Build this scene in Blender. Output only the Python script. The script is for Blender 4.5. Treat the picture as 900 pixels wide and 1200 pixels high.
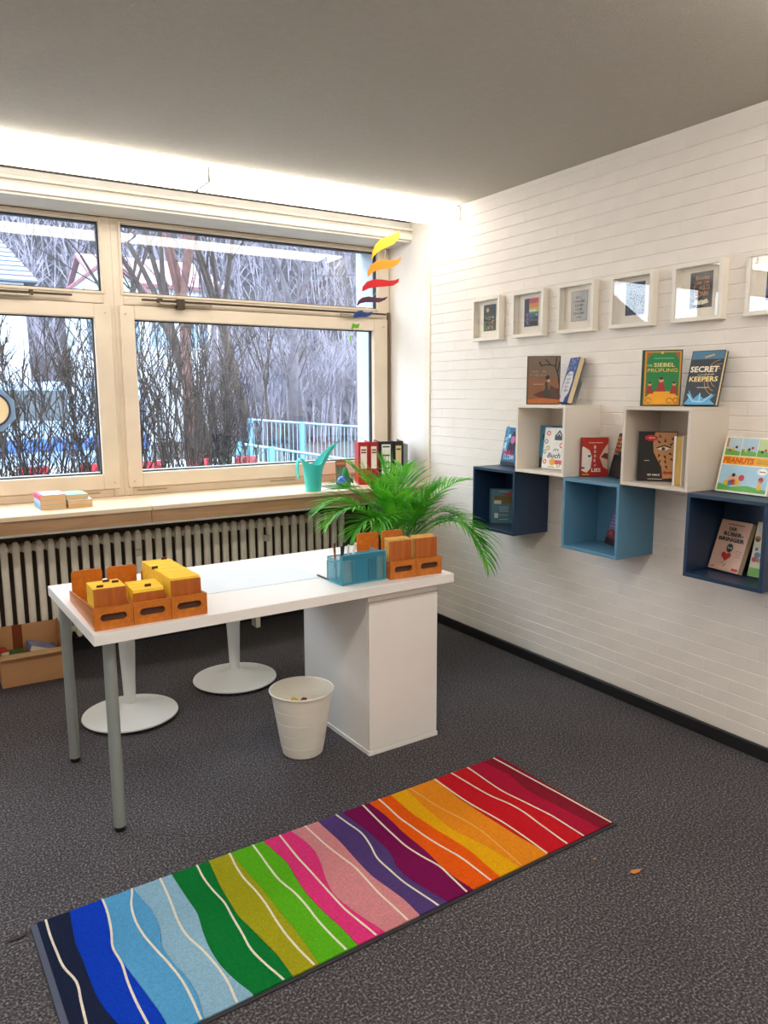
import bpy, math, random
from mathutils import Matrix, Vector, Euler

# ------------------------------------------------------------------ camera, world, light
scene = bpy.context.scene
for o in list(bpy.data.objects):
    bpy.data.objects.remove(o)
CAM = Vector((-2.9486, -4.1210, 1.5403))
YAW, PITCH, ROLL, FPX = 0.5594, -0.1560, -0.0038, 884.2
_fw = Vector((math.sin(YAW) * math.cos(PITCH), math.cos(YAW) * math.cos(PITCH), math.sin(PITCH)))
_rt = Vector((math.cos(YAW), -math.sin(YAW), 0))
_up = _rt.cross(_fw)
_r2 = math.cos(ROLL) * _rt + math.sin(ROLL) * _up
_u2 = -math.sin(ROLL) * _rt + math.cos(ROLL) * _up
cd = bpy.data.cameras.new('camera')
cam = bpy.data.objects.new('camera', cd)
scene.collection.objects.link(cam)
cam.matrix_world = Matrix(((_r2.x, _u2.x, -_fw.x, CAM.x), (_r2.y, _u2.y, -_fw.y, CAM.y), (_r2.z, _u2.z, -_fw.z, CAM.z), (0, 0, 0, 1)))
cd.sensor_fit = 'VERTICAL'
cd.sensor_height = 36
cd.lens = FPX * 36 / 1200
cd.clip_end = 500
scene.camera = cam

world = bpy.data.worlds.new('overcast_sky')
scene.world = world
world.use_nodes = True
wb = world.node_tree.nodes['Background']
wb.inputs[0].default_value = (0.78, 0.89, 1.0, 1)
wb.inputs[1].default_value = 9.0

LAMP_STRENGTH = 8.5        # window-side luminaires
ROOM_LAMP_STRENGTH = 15.5   # luminaires further into the room
scene.view_settings.view_transform = 'Standard'
scene.view_settings.look = 'None'
scene.view_settings.exposure = 0.0
scene.view_settings.gamma = 1.0
scene.view_settings.use_curve_mapping = False
scene.cycles.max_bounces = 8
scene.cycles.diffuse_bounces = 5
scene.cycles.transparent_max_bounces = 12
scene.cycles.caustics_reflective = False
scene.cycles.caustics_refractive = False

rnd = random.Random(7)

# ------------------------------------------------------------------ materials
def lin(c):
    if isinstance(c, str):
        c = c.lstrip('#')
        c = [int(c[i:i + 2], 16) / 255 for i in (0, 2, 4)]
    return tuple((x / 12.92 if x <= .04045 else ((x + .055) / 1.055) ** 2.4) for x in c)

_mats = {}
def M(name, col, rough=.5, metal=0., spec=.5, var=0., vscale=8., bump=0., bscale=60., stretch=None, emit=0., trans=0., coat=0.):
    if name in _mats:
        return _mats[name]
    m = bpy.data.materials.new(name)
    m.use_nodes = True
    nt = m.node_tree
    b = nt.nodes['Principled BSDF']
    c = lin(col)
    b.inputs['Base Color'].default_value = (*c, 1)
    b.inputs['Roughness'].default_value = rough
    b.inputs['Metallic'].default_value = metal
    b.inputs['Specular IOR Level'].default_value = spec
    if coat:
        b.inputs['Coat Weight'].default_value = coat
    if emit:
        b.inputs['Emission Color'].default_value = (*c, 1)
        b.inputs['Emission Strength'].default_value = emit
    if trans:
        b.inputs['Transmission Weight'].default_value = trans
    tc = nt.nodes.new('ShaderNodeTexCoord')
    mp = nt.nodes.new('ShaderNodeMapping')
    nt.links.new(tc.outputs['Object'], mp.inputs[0])
    if stretch:
        mp.inputs['Scale'].default_value = stretch
    # every material carries at least a faint procedural variation
    v = var if var else .03
    n = nt.nodes.new('ShaderNodeTexNoise')
    n.inputs['Scale'].default_value = vscale
    n.inputs['Detail'].default_value = 4
    nt.links.new(mp.outputs[0], n.inputs['Vector'])
    r = nt.nodes.new('ShaderNodeValToRGB')
    r.color_ramp.elements[0].position = .3
    r.color_ramp.elements[1].position = .7
    r.color_ramp.elements[0].color = (*[max(0, x * (1 - v)) for x in c], 1)
    r.color_ramp.elements[1].color = (*[min(1, x * (1 + v)) for x in c], 1)
    nt.links.new(n.outputs['Fac'], r.inputs[0])
    nt.links.new(r.outputs[0], b.inputs['Base Color'])
    if bump:
        n2 = nt.nodes.new('ShaderNodeTexNoise')
        n2.inputs['Scale'].default_value = bscale
        n2.inputs['Detail'].default_value = 3
        nt.links.new(mp.outputs[0], n2.inputs['Vector'])
        bp = nt.nodes.new('ShaderNodeBump')
        bp.inputs['Strength'].default_value = bump
        bp.inputs['Distance'].default_value = .01
        nt.links.new(n2.outputs['Fac'], bp.inputs['Height'])
        nt.links.new(bp.outputs[0], b.inputs['Normal'])
    _mats[name] = m
    return m

def carpet_material():
    m = bpy.data.materials.new('speckled_carpet')
    m.use_nodes = True
    nt = m.node_tree
    b = nt.nodes['Principled BSDF']
    b.inputs['Roughness'].default_value = .9
    b.inputs['Specular IOR Level'].default_value = .25
    tc = nt.nodes.new('ShaderNodeTexCoord')
    n = nt.nodes.new('ShaderNodeTexNoise'); n.inputs['Scale'].default_value = 140; n.inputs['Detail'].default_value = 3
    n2 = nt.nodes.new('ShaderNodeTexNoise'); n2.inputs['Scale'].default_value = 2.2; n2.inputs['Detail'].default_value = 3
    n3 = nt.nodes.new('ShaderNodeTexVoronoi'); n3.inputs['Scale'].default_value = 95
    for x in (n, n2, n3):
        nt.links.new(tc.outputs['Object'], x.inputs['Vector'])
    r = nt.nodes.new('ShaderNodeValToRGB')
    e = r.color_ramp.elements
    e[0].position = .36; e[0].color = (*lin('#332f31'), 1)
    e[1].position = .72; e[1].color = (*lin('#908c90'), 1)
    mid = e.new(.52); mid.color = (*lin('#4e4a4d'), 1)
    nt.links.new(n.outputs['Fac'], r.inputs[0])
    r2 = nt.nodes.new('ShaderNodeValToRGB')
    r2.color_ramp.elements[0].position = .3; r2.color_ramp.elements[0].color = (.8, .8, .8, 1)
    r2.color_ramp.elements[1].position = .75; r2.color_ramp.elements[1].color = (1, 1, 1, 1)
    nt.links.new(n2.outputs['Fac'], r2.inputs[0])
    mx = nt.nodes.new('ShaderNodeMix'); mx.data_type = 'RGBA'; mx.blend_type = 'MULTIPLY'; mx.inputs[0].default_value = 1
    nt.links.new(r.outputs[0], mx.inputs[6]); nt.links.new(r2.outputs[0], mx.inputs[7])
    nt.links.new(mx.outputs[2], b.inputs['Base Color'])
    bp = nt.nodes.new('ShaderNodeBump'); bp.inputs['Strength'].default_value = .5; bp.inputs['Distance'].default_value = .006
    nt.links.new(n3.outputs['Distance'], bp.inputs['Height'])
    nt.links.new(bp.outputs[0], b.inputs['Normal'])
    return m

def wood_material(name, c1, c2, scale=(3, 30, 30), rough=.45):
    if name in _mats:
        return _mats[name]
    m = bpy.data.materials.new(name)
    m.use_nodes = True
    nt = m.node_tree
    b = nt.nodes['Principled BSDF']
    b.inputs['Roughness'].default_value = rough
    tc = nt.nodes.new('ShaderNodeTexCoord'); mp = nt.nodes.new('ShaderNodeMapping'); mp.inputs['Scale'].default_value = scale
    n = nt.nodes.new('ShaderNodeTexNoise'); n.inputs['Scale'].default_value = 1.5; n.inputs['Detail'].default_value = 6; n.inputs['Distortion'].default_value = .8
    nt.links.new(tc.outputs['Object'], mp.inputs[0]); nt.links.new(mp.outputs[0], n.inputs['Vector'])
    r = nt.nodes.new('ShaderNodeValToRGB')
    r.color_ramp.elements[0].position = .3; r.color_ramp.elements[0].color = (*lin(c1), 1)
    r.color_ramp.elements[1].position = .7; r.color_ramp.elements[1].color = (*lin(c2), 1)
    nt.links.new(n.outputs['Fac'], r.inputs[0]); nt.links.new(r.outputs[0], b.inputs['Base Color'])
    _mats[name] = m
    return m

def glass_material(name, tint=(1, 1, 1), ior=1.5, boost=1.0):
    m = bpy.data.materials.new(name)
    m.use_nodes = True
    nt = m.node_tree
    nt.nodes.remove(nt.nodes['Principled BSDF'])
    out = nt.nodes['Material Output']
    t = nt.nodes.new('ShaderNodeBsdfTransparent'); t.inputs[0].default_value = (*tint, 1)
    g = nt.nodes.new('ShaderNodeBsdfGlossy'); g.inputs['Roughness'].default_value = .004
    g.inputs[0].default_value = (boost, boost, boost, 1)
    lw = nt.nodes.new('ShaderNodeLayerWeight'); lw.inputs[0].default_value = .5
    p5 = nt.nodes.new('ShaderNodeMath'); p5.operation = 'POWER'; p5.inputs[1].default_value = 5
    f = nt.nodes.new('ShaderNodeMath'); f.operation = 'MULTIPLY_ADD'; f.inputs[1].default_value = .95; f.inputs[2].default_value = .045
    nt.links.new(lw.outputs['Facing'], p5.inputs[0]); nt.links.new(p5.outputs[0], f.inputs[0])
    mx = nt.nodes.new('ShaderNodeMixShader')
    nt.links.new(f.outputs[0], mx.inputs[0]); nt.links.new(t.outputs[0], mx.inputs[1]); nt.links.new(g.outputs[0], mx.inputs[2])
    nt.links.new(mx.outputs[0], out.inputs[0])
    return m

def leaf_material(name, c1, c2):
    m = bpy.data.materials.new(name)
    m.use_nodes = True
    nt = m.node_tree
    b = nt.nodes['Principled BSDF']
    b.inputs['Roughness'].default_value = .38
    tc = nt.nodes.new('ShaderNodeTexCoord'); n = nt.nodes.new('ShaderNodeTexNoise'); n.inputs['Scale'].default_value = 9
    nt.links.new(tc.outputs['Object'], n.inputs['Vector'])
    r = nt.nodes.new('ShaderNodeValToRGB')
    r.color_ramp.elements[0].position = .35; r.color_ramp.elements[0].color = (*lin(c1), 1)
    r.color_ramp.elements[1].position = .65; r.color_ramp.elements[1].color = (*lin(c2), 1)
    nt.links.new(n.outputs['Fac'], r.inputs[0]); nt.links.new(r.outputs[0], b.inputs['Base Color'])
    tr = nt.nodes.new('ShaderNodeBsdfTranslucent'); nt.links.new(r.outputs[0], tr.inputs[0])
    mx = nt.nodes.new('ShaderNodeMixShader'); mx.inputs[0].default_value = .3
    nt.links.new(b.outputs[0], mx.inputs[1]); nt.links.new(tr.outputs[0], mx.inputs[2])
    nt.links.new(mx.outputs[0], nt.nodes['Material Output'].inputs[0])
    return m

GLASS = glass_material('window_glass', (.97, .985, 1), 1.52)
PICGLASS = glass_material('picture_glass', (1, 1, 1), 1.5)
WHITE_PAINT = M('white_brick_paint', '#f0e8e0', .55, var=.03, vscale=5, bump=.12, bscale=90)
PLASTER = M('white_plaster', '#efeae4', .8, var=.02, bump=.1, bscale=120)
CEIL = M('woodchip_ceiling_paint', '#bab4aa', .95, var=.03, vscale=30, bump=.5, bscale=140)
WINFRAME = M('cream_window_paint', '#ddcdb8', .4, var=.05, vscale=6)
WHITE_LAM = M('white_laminate', '#f1ede9', .35, var=.01)
GREY_METAL = M('grey_leg_metal', '#9aa09c', .35, metal=.2, var=.02)
WHITE_METAL = M('white_metal', '#eef0ee', .35, var=.01)
BLACK = M('black_plastic', '#141416', .5)
RADPAINT = M('radiator_enamel', '#efe6d4', .4, var=.05, vscale=14)
TRAYWOOD = wood_material('orange_beech', '#b5611a', '#cf7a2a', (40, 4, 40), .35)
SLAB = wood_material('brown_slab_wood', '#a8551a', '#c06a26', (30, 30, 5), .4)
SILLWOOD = wood_material('sill_wood', '#e0c6a4', '#ecd8bc', (2, 25, 25), .35)
FASCIAWOOD = wood_material('fascia_wood', '#a8805a', '#bd9770', (2, 25, 25), .5)
PAPER = M('book_paper', '#e6d3a8', .8, var=.08, vscale=3, stretch=(1, 1, 120))
PAPERSIDE = M('book_paper_side', '#e6d3a8', .8, var=.10, vscale=3, stretch=(1, 200, 1))
PRINT_WHITE = M('print_white', '#f2ede4', .6)

# ------------------------------------------------------------------ geometry helpers
C = scene.collection

class MB:
    def __init__(self):
        self.v = []; self.f = []; self.smooth = False
    def add(self, vs, fs):
        o = len(self.v)
        self.v += [tuple(p) for p in vs]
        self.f += [tuple(i + o for i in f) for f in fs]
        return self
    def box(self, x0, x1, y0, y1, z0, z1, c=0.):
        if x1 < x0: x0, x1 = x1, x0
        if y1 < y0: y0, y1 = y1, y0
        if z1 < z0: z0, z1 = z1, z0
        if c <= 0:
            vs = [(x, y, z) for x in (x0, x1) for y in (y0, y1) for z in (z0, z1)]
            fs = [(0, 1, 3, 2), (4, 6, 7, 5), (0, 4, 5, 1), (2, 3, 7, 6), (0, 2, 6, 4), (1, 5, 7, 3)]
            return self.add(vs, fs)
        c = min(c, (x1 - x0) / 2.01, (y1 - y0) / 2.01, (z1 - z0) / 2.01)
        X = (x0, x1); Y = (y0, y1); Z = (z0, z1)
        vs = []; idx = {}
        for i in (0, 1):
            for j in (0, 1):
                for k in (0, 1):
                    sx = c if i == 0 else -c; sy = c if j == 0 else -c; sz = c if k == 0 else -c
                    for a, p in enumerate(((X[i], Y[j] + sy, Z[k] + sz), (X[i] + sx, Y[j], Z[k] + sz), (X[i] + sx, Y[j] + sy, Z[k]))):
                        idx[i, j, k, a] = len(vs); vs.append(p)
        I = lambda i, j, k, a: idx[i, j, k, a]
        fs = []
        for i in (0, 1):
            q = [I(i, 0, 0, 0), I(i, 1, 0, 0), I(i, 1, 1, 0), I(i, 0, 1, 0)]; fs.append(q if i else q[::-1])
            q = [I(0, i, 0, 1), I(1, i, 0, 1), I(1, i, 1, 1), I(0, i, 1, 1)]; fs.append(q[::-1] if i else q)
            q = [I(0, 0, i, 2), I(1, 0, i, 2), I(1, 1, i, 2), I(0, 1, i, 2)]; fs.append(q if i else q[::-1])
        for i in (0, 1):
            for j in (0, 1):
                q = [I(i, j, 0, 0), I(i, j, 1, 0), I(i, j, 1, 1), I(i, j, 0, 1)]; fs.append(q if (i + j) % 2 else q[::-1])
                q = [I(i, 0, j, 0), I(i, 1, j, 0), I(i, 1, j, 2), I(i, 0, j, 2)]; fs.append(q[::-1] if (i + j) % 2 else q)
                q = [I(0, i, j, 1), I(1, i, j, 1), I(1, i, j, 2), I(0, i, j, 2)]; fs.append(q if (i + j) % 2 else q[::-1])
        for i in (0, 1):
            for j in (0, 1):
                for k in (0, 1):
                    q = [I(i, j, k, 0), I(i, j, k, 1), I(i, j, k, 2)]; fs.append(q if (i + j + k) % 2 else q[::-1])
        return self.add(vs, fs)
    def prism(self, poly, axis, a, b):
        """poly: 2d points; axis 'x': (y,z), 'y': (x,z), 'z': (x,y); extruded from a to b"""
        def P(p, t):
            return (t, p[0], p[1]) if axis == 'x' else (p[0], t, p[1]) if axis == 'y' else (p[0], p[1], t)
        n = len(poly)
        vs = [P(p, a) for p in poly] + [P(p, b) for p in poly]
        fs = [tuple(range(n))[::-1], tuple(range(n, 2 * n))] + [(i, (i + 1) % n, n + (i + 1) % n, n + i) for i in range(n)]
        return self.add(vs, fs)
    def lathe(self, prof, n=40, cx=0, cy=0, closed=False):
        vs = []; fs = []
        m = len(prof)
        for i in range(n):
            a = 2 * math.pi * i / n
            for r, z in prof:
                vs.append((cx + r * math.cos(a), cy + r * math.sin(a), z))
        for i in range(n):
            j = (i + 1) % n
            for k in range(m - (0 if closed else 1)):
                k2 = (k + 1) % m
                fs.append((i * m + k, j * m + k, j * m + k2, i * m + k2))
        if not closed:
            if prof[0][0] > 1e-6: fs.append(tuple(i * m for i in range(n))[::-1])
            if prof[-1][0] > 1e-6: fs.append(tuple(i * m + m - 1 for i in range(n)))
        return self.add(vs, fs)
    def tube(self, pts, rad, n=8, caps=True):
        pts = [Vector(p) for p in pts]
        if not isinstance(rad, (list, tuple)): rad = [rad] * len(pts)
        vs = []; fs = []
        ref = None
        for i, p in enumerate(pts):
            t = (pts[min(i + 1, len(pts) - 1)] - pts[max(i - 1, 0)])
            t = t.normalized() if t.length > 1e-9 else Vector((0, 0, 1))
            if ref is None:
                ref = Vector((1, 0, 0)) if abs(t.x) < .8 else Vector((0, 1, 0))
            a = t.cross(ref); a.normalize(); b = t.cross(a)
            ref = -b if False else ref
            for k in range(n):
                an = 2 * math.pi * k / n
                vs.append(p + (a * math.cos(an) + b * math.sin(an)) * rad[i])
        for i in range(len(pts) - 1):
            for k in range(n):
                k2 = (k + 1) % n
                fs.append((i * n + k, i * n + k2, (i + 1) * n + k2, (i + 1) * n + k))
        if caps:
            fs.append(tuple(range(n))[::-1]); fs.append(tuple((len(pts) - 1) * n + k for k in range(n)))
        return self.add(vs, fs)
    def mesh(self, name):
        me = bpy.data.meshes.new(name)
        me.from_pydata(self.v, [], self.f)
        me.update()
        if self.smooth:
            me.shade_smooth()
        return me

def link(name, me, mat, parent=None, loc=None, rot=None):
    o = bpy.data.objects.new(name, me)
    C.objects.link(o)
    if mat is not None and not me.materials:
        me.materials.append(mat)
    if parent is not None: o.parent = parent
    if loc is not None: o.location = loc
    if rot is not None: o.rotation_euler = rot
    return o

def part(name, mb, mat, parent, smooth=False, label=None):
    mb.smooth = smooth
    o = link(name, mb.mesh(name), mat, parent)
    if label: o['label'] = label
    return o

def recalc(o, angle=None):
    import bmesh
    bm = bmesh.new(); bm.from_mesh(o.data)
    bmesh.ops.recalc_face_normals(bm, faces=bm.faces)
    bm.to_mesh(o.data); bm.free()
    if angle is not None:
        o.data.shade_smooth()
        try: o.data.set_sharp_from_angle(angle=math.radians(angle))
        except Exception: pass
    return o

def tag(o, label, cat, group=None, kind=None):
    o['label'] = label; o['category'] = cat
    if group: o['group'] = group
    if kind: o['kind'] = kind
    return o

def thing(name, label, cat, loc=(0, 0, 0), rotz=0, group=None, rot=None):
    o = bpy.data.objects.new(name, None)
    C.objects.link(o)
    o.empty_display_size = .05
    o.location = loc
    o.rotation_euler = rot if rot is not None else (0, 0, rotz)
    return tag(o, label, cat, group)

def struct(name, mb, mat, parent=None, label=None):
    o = part(name, mb, mat, parent)
    if parent is None:
        o['kind'] = 'structure'
        if label: o['label'] = label
    return o

def copy_tree(o, parent=None):
    c = o.copy(); C.objects.link(c)
    if parent is not None: c.parent = parent
    for ch in list(o.children): copy_tree(ch, c)
    return c

def text(parent, s, mat, x, z, w=None, h=.02, y=-.0006, name='title_lettering', bold=0., shear=0., align='CENTER', spacing=1.):
    """flat printed lettering in the local x-z plane facing -y"""
    cu = bpy.data.curves.new('lettering', 'FONT')
    cu.body = s; cu.size = 1; cu.align_x = align; cu.align_y = 'CENTER'; cu.offset = bold; cu.shear = shear; cu.space_character = spacing
    cu.resolution_u = 2
    t = bpy.data.objects.new('lettering', cu); C.objects.link(t)
    dg = bpy.context.evaluated_depsgraph_get()
    me = bpy.data.meshes.new_from_object(t.evaluated_get(dg))
    bpy.data.objects.remove(t); bpy.data.curves.remove(cu)
    if len(me.vertices) == 0: return None
    xs = [v.co.x for v in me.vertices]; ys = [v.co.y for v in me.vertices]
    cx, cy = (min(xs) + max(xs)) / 2, (min(ys) + max(ys)) / 2
    sw = max(xs) - min(xs); sh = max(ys) - min(ys)
    k = h / sh
    kx = (w / sw) if w else k
    for v in me.vertices:
        a, b = v.co.x - cx, v.co.y - cy
        v.co = (x + a * kx, y, z + b * k)
    me.materials.clear()
    return link(name, me, mat, parent)

# ------------------------------------------------------------------ the room
H = 2.6655
XL, YB = -5.6, -7.4
o = struct('floor', MB().box(XL, .02, YB, .62, -.05, 0), carpet_material())
o['label'] = 'dark grey speckled carpet floor'
o = struct('ceiling', MB().box(XL, .02, YB, .62, H, H + .05), CEIL)
o['label'] = 'grey-white textured ceiling'
struct('wall_left', MB().box(XL - .1, XL, YB, .62, 0, H), PLASTER)['label'] = 'white plaster wall'
struct('wall_back', MB().box(XL, .02, YB - .1, YB, 0, H), PLASTER)['label'] = 'white plaster wall behind the viewer'

# right wall: painted brick, each brick its own piece
wall_r = struct('wall_right', MB().box(.0038, .12, YB, 0, 0, H), WHITE_PAINT)
wall_r['label'] = 'white painted brick wall with the wall shelves'
def brick_mb(y0, y1, z0, z1, mb, proud=0.):
    d, c = .0042, .0027
    x = -proud
    e = .0003
    vs = [(d, y0, z0), (d, y1, z0), (d, y1, z1), (d, y0, z1), (x, y0 + e, z0 + c), (x, y1 - e, z0 + c), (x, y1 - e, z1 - c), (x, y0 + e, z1 - c)]
    fs = [(4, 5, 6, 7)[::-1], (0, 1, 5, 4)[::-1], (1, 2, 6, 5)[::-1], (2, 3, 7, 6)[::-1], (3, 0, 4, 7)[::-1]]
    mb.add(vs, fs)
BH, BL, GAP = .06, .25, .0020
VG = .0002
tmp = MB(); brick_mb(-BL / 2 + VG / 2, BL / 2 - VG / 2, GAP / 2, BH - GAP / 2, tmp)
brick_full = tmp.mesh('brick'); brick_full.materials.append(WHITE_PAINT)
cells = []
z = .0; row = 0
while z + BH <= H + .02:
    z1 = min(z + BH, H)
    off = 0 if row % 2 == 0 else BL / 2
    y = -off
    if off: cells.append((-off, 0, z, z1))
    while y - .02 > YB:
        cells.append((max(y - BL, YB), y, z, z1)); y -= BL
    z += BH; row += 1
def bscore(c):
    yc, zc = (c[0] + c[1]) / 2, (c[2] + c[3]) / 2
    p = Vector((0, yc, zc)) - CAM
    dz = p.dot(_fw)
    if dz < .2: return 0
    u, v = 450 + FPX * p.dot(_r2) / dz, 600 - FPX * p.dot(_u2) / dz
    if not (-10 < u < 915 and -10 < v < 1210): return 0
    if zc < .06: return 0
    return (c[1] - c[0]) * (c[3] - c[2]) * 2.95 / p.length ** 3
cells.sort(key=bscore, reverse=True)
rest = MB()
nb = 0
for c in cells:
    full = abs((c[1] - c[0]) - BL) < 1e-4 and abs(c[3] - c[2] - BH) < 1e-4
    pr = rnd.choice((0, .0003, .0006))
    if nb < 300 and full and bscore(c) > 0:
        link('brick', brick_full, None, wall_r, (-pr, (c[0] + c[1]) / 2, c[2])); nb += 1
    else:
        brick_mb(c[0] + VG / 2, c[1] - VG / 2, c[2] + GAP / 2, c[3] - GAP / 2, rest, pr)
o = part('brick_courses', rest, WHITE_PAINT, wall_r); o['kind'] = 'stuff'

struct('baseboard_right', MB().box(-.014, .004, YB, .0, 0, .059, .003), M('black_skirting', '#1a191b', .5))['label'] = 'black skirting board along the brick wall'
# plain reveal between the brick and the window
struct('wall_reveal', MB().box(0, .12, 0, .8, 0, H + .05), PLASTER)['label'] = 'smooth white reveal beside the window'
struct('trim_1', MB().box(-.012, .0, .0, .055, .94, H, .002), M('cream_trim', '#efe6d6', .5))['label'] = 'cream corner strip where brick meets reveal'
struct('trim_2', MB().box(-.006, .0, .055, .225, .94, H, .002), PLASTER)['label'] = 'white vertical casing beside the window'

# window wall: parapet niche, window beam, pelmet
YW = .5
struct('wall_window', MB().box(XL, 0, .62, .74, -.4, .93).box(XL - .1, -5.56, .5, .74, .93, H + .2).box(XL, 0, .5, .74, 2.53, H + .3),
       M('niche_wall_shade_tone', '#5d4f43', .8, var=.06))['label'] = 'parapet wall behind the radiator and beam over the window'  # dark brown puts the shade of the radiator niche into the wall colour
struct('baseboard_window', MB().box(XL, 0, .598, .62, 0, .07), M('black_skirting', '#1a191b', .5))['label'] = 'black skirting under the radiator'
pel = struct('trim_3', MB().box(XL, 0, .232, .5, 2.532, 2.655), M('pelmet_paint', '#d4d0c8', .6))
pel['label'] = 'pelmet beam with curtain track above the window'
part('curtain_track', MB().box(XL, -.002, .212, .232, 2.545, 2.585, .003).box(XL, -.002, .206, .232, 2.602, 2.618, .003), M('cream_track', '#e6dfd0', .45), pel)

# sill with front board
sill = struct('trim_4', MB().box(XL, -1.862, -.008, YW, .915, .94, .003).box(-1.859, 0, -.008, YW, .915, .94, .003), SILLWOOD)
sill['label'] = 'pale wooden window sill'
part('front_board', MB().box(XL, -1.862, .016, .036, .845, .915, .001).box(-1.86, 0, .016, .036, .845, .915, .001), FASCIAWOOD, sill)
part('edge_strip', MB().box(XL, 0, .012, .04, .832, .845, .002), M('grey_strip', '#b9b4aa', .5), sill)

# windows -------------------------------------------------------------
def ring(mb, x0, x1, z0, z1, w, y0, y1, c=.004, wt=None, wb=None):
    """rectangular frame made of four members, outer x0..x1, z0..z1, member width w"""
    wt = w if wt is None else wt; wb = w if wb is None else wb
    mb.box(x0, x0 + w, y0, y1, z0, z1, c); mb.box(x1 - w, x1, y0, y1, z0, z1, c)
    mb.box(x0 + w, x1 - w, y0, y1, z1 - wt, z1, c); mb.box(x0 + w, x1 - w, y0, y1, z0, z0 + wb, c)
SEAL = M('black_seal', '#16171a', .6)
IRON = M('dark_bronze_iron', '#4a3f33', .35, metal=.7)
STEEL = M('dull_steel', '#a39a8a', .3, metal=.8)
def window(idx, x0, x1, uL, uR, lL, lR, sL, sR, label, tilt=0.):
    """x0..x1 outer frame, uL..uR upper glass, lL..lR lower glass, sL..sR lower sash"""
    root = bpy.data.objects.new('window_%d' % idx, None); C.objects.link(root)
    root['kind'] = 'structure'; root['label'] = label
    mb = MB()
    mb.box(x0, uL, YW, YW + .075, .94, 2.53, .003)
    mb.box(uR, x1, YW, YW + .075, .94, 2.53, .003)
    mb.box(uL, uR, YW, YW + .075, 2.505, 2.53, .003)
    mb.box(uL, uR, YW, YW + .075, 2.055, 2.118, .003)
    mb.box(uL, uR, YW, YW + .075, .94, .985, .003)
    part('window_frame', mb, WINFRAME, root)
    # upper light: slim inner bead, black seal, pane
    up = MB(); ring(up, uL - .012, uR + .012, 2.106, 2.518, .016, YW - .008, YW + .02, .003)
    u = part('fanlight', up, WINFRAME, root)
    sm = MB(); ring(sm, uL + .004, uR - .004, 2.122, 2.502, .007, YW + .02, YW + .05, 0)
    part('seal', sm, SEAL, u)
    pn = part('pane', MB().box(uL, uR, -.003, .003, 0, .394), GLASS, u)
    pn.location = (0, YW + .036, 2.116); pn.rotation_euler = (-tilt, 0, 0)      # top-hung light standing a touch ajar
    # lower sash
    lo = MB(); ring(lo, sL, sR, .985, 2.05, 1, YW - .016, YW + .045, .004) if False else None
    lo = MB()
    lo.box(sL, lL, YW - .018, YW + .05, .988, 2.05, .004); lo.box(lR, sR, YW - .018, YW + .05, .988, 2.05, .004)
    lo.box(lL, lR, YW - .018, YW + .05, 1.972, 2.05, .004); lo.box(lL, lR, YW - .018, YW + .05, .988, 1.075, .004)
    s = part('sash', lo, WINFRAME, root)
    sm = MB(); ring(sm, lL, lR, 1.075, 1.972, .006, YW + .02, YW + .05, 0)
    part('seal', sm, SEAL, s)
    part('pane', MB().box(lL - .01, lR + .01, YW + .034, YW + .040, 1.066, 1.98), GLASS, s)
    part('glazing_bar', MB().box(lL, lR, YW + .05, YW + .07, 1.06, 1.086, .002), M('white_bead', '#e9eef2', .4), s)
    # drip groove strips and screw heads
    for gx in (sL + .05, (sL + sR) / 2, sR - .3):
        part('hinge_strip', MB().box(gx, gx + .18, YW - .004, YW + .002, .964, .971), M('worn_brass', '#b79a6a', .4, metal=.4), root)
    for sx in (sL + .035, sR - .035):
        for sz in (1.025, 2.0):
            part('screw', MB().tube([(sx, YW - .0225, sz), (sx, YW - .017, sz)], .006, 8), M('cream_screw', '#c8b290', .4), s)
    return root
w1 = window(1, -3.70, -1.885, -3.60, -1.945, -3.55, -2.002, -3.63, -1.907, 'left window unit with cream painted frame', .018)
w2 = window(2, -1.885, -.005, -1.832, -.10, -1.778, -.142, -1.862, -.03, 'right window unit with cream painted frame', .0135)
w3 = window(3, -5.56, -3.70, -5.46, -3.76, -5.41, -3.82, -5.49, -3.74, 'unseen window unit added left of the view for daylight, with cream painted frame')  # out-of-view window, added to bring daylight onto the low wall and floor
def opener(root, xa, xb, z):
    rod = MB(); rod.box(xa, xb, YW - .036, YW - .024, z - .006, z + .006, .002)
    r = part('opener_rod', rod, IRON, root)
    part('opener_arm', MB().box(xa + .10, xa + .42, YW - .05, YW - .037, z - .021, z - .009, .002), STEEL, r)
    part('opener_bracket', MB().box(xa + .2, xa + .25, YW - .056, YW - .018, z - .046, z + .012, .003).box(xa + .09, xa + .12, YW - .045, YW - .018, z - .012, z + .012, .002), IRON, r)
    part('opener_bracket', MB().box(xb - .22, xb - .2, YW - .05, YW - .018, z - .014, z + .014, .002), IRON, r)
opener(w1, -2.75, -2.115, 2.088)
opener(w2, -1.735, -.05, 2.085)
part('opener_arm', MB().box(-.42, -.22, YW - .05, YW - .037, 2.058, 2.072, .002), STEEL, w2)
part('side_bolt', MB().box(-.028, -.012, YW - .02, YW, 1.0, 2.1, .002), M('dark_brown_gap', '#6a5640', .6), w2)
# exterior jamb and outside sill
struct('wall_outside', MB().box(-.098, 0.02, .575, .80, .5, H + .3).box(XL, .02, .74, .80, -.4, .93), M('outside_render', '#b4bcc4', .8))['label'] = 'white rendered outside jamb of the window'
struct('trim_5', MB().box(XL, -.1, .575, .86, .985, 1.015, .003), M('outside_sill_metal', '#b9c0c6', .4))['label'] = 'light outside window ledge'

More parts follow.
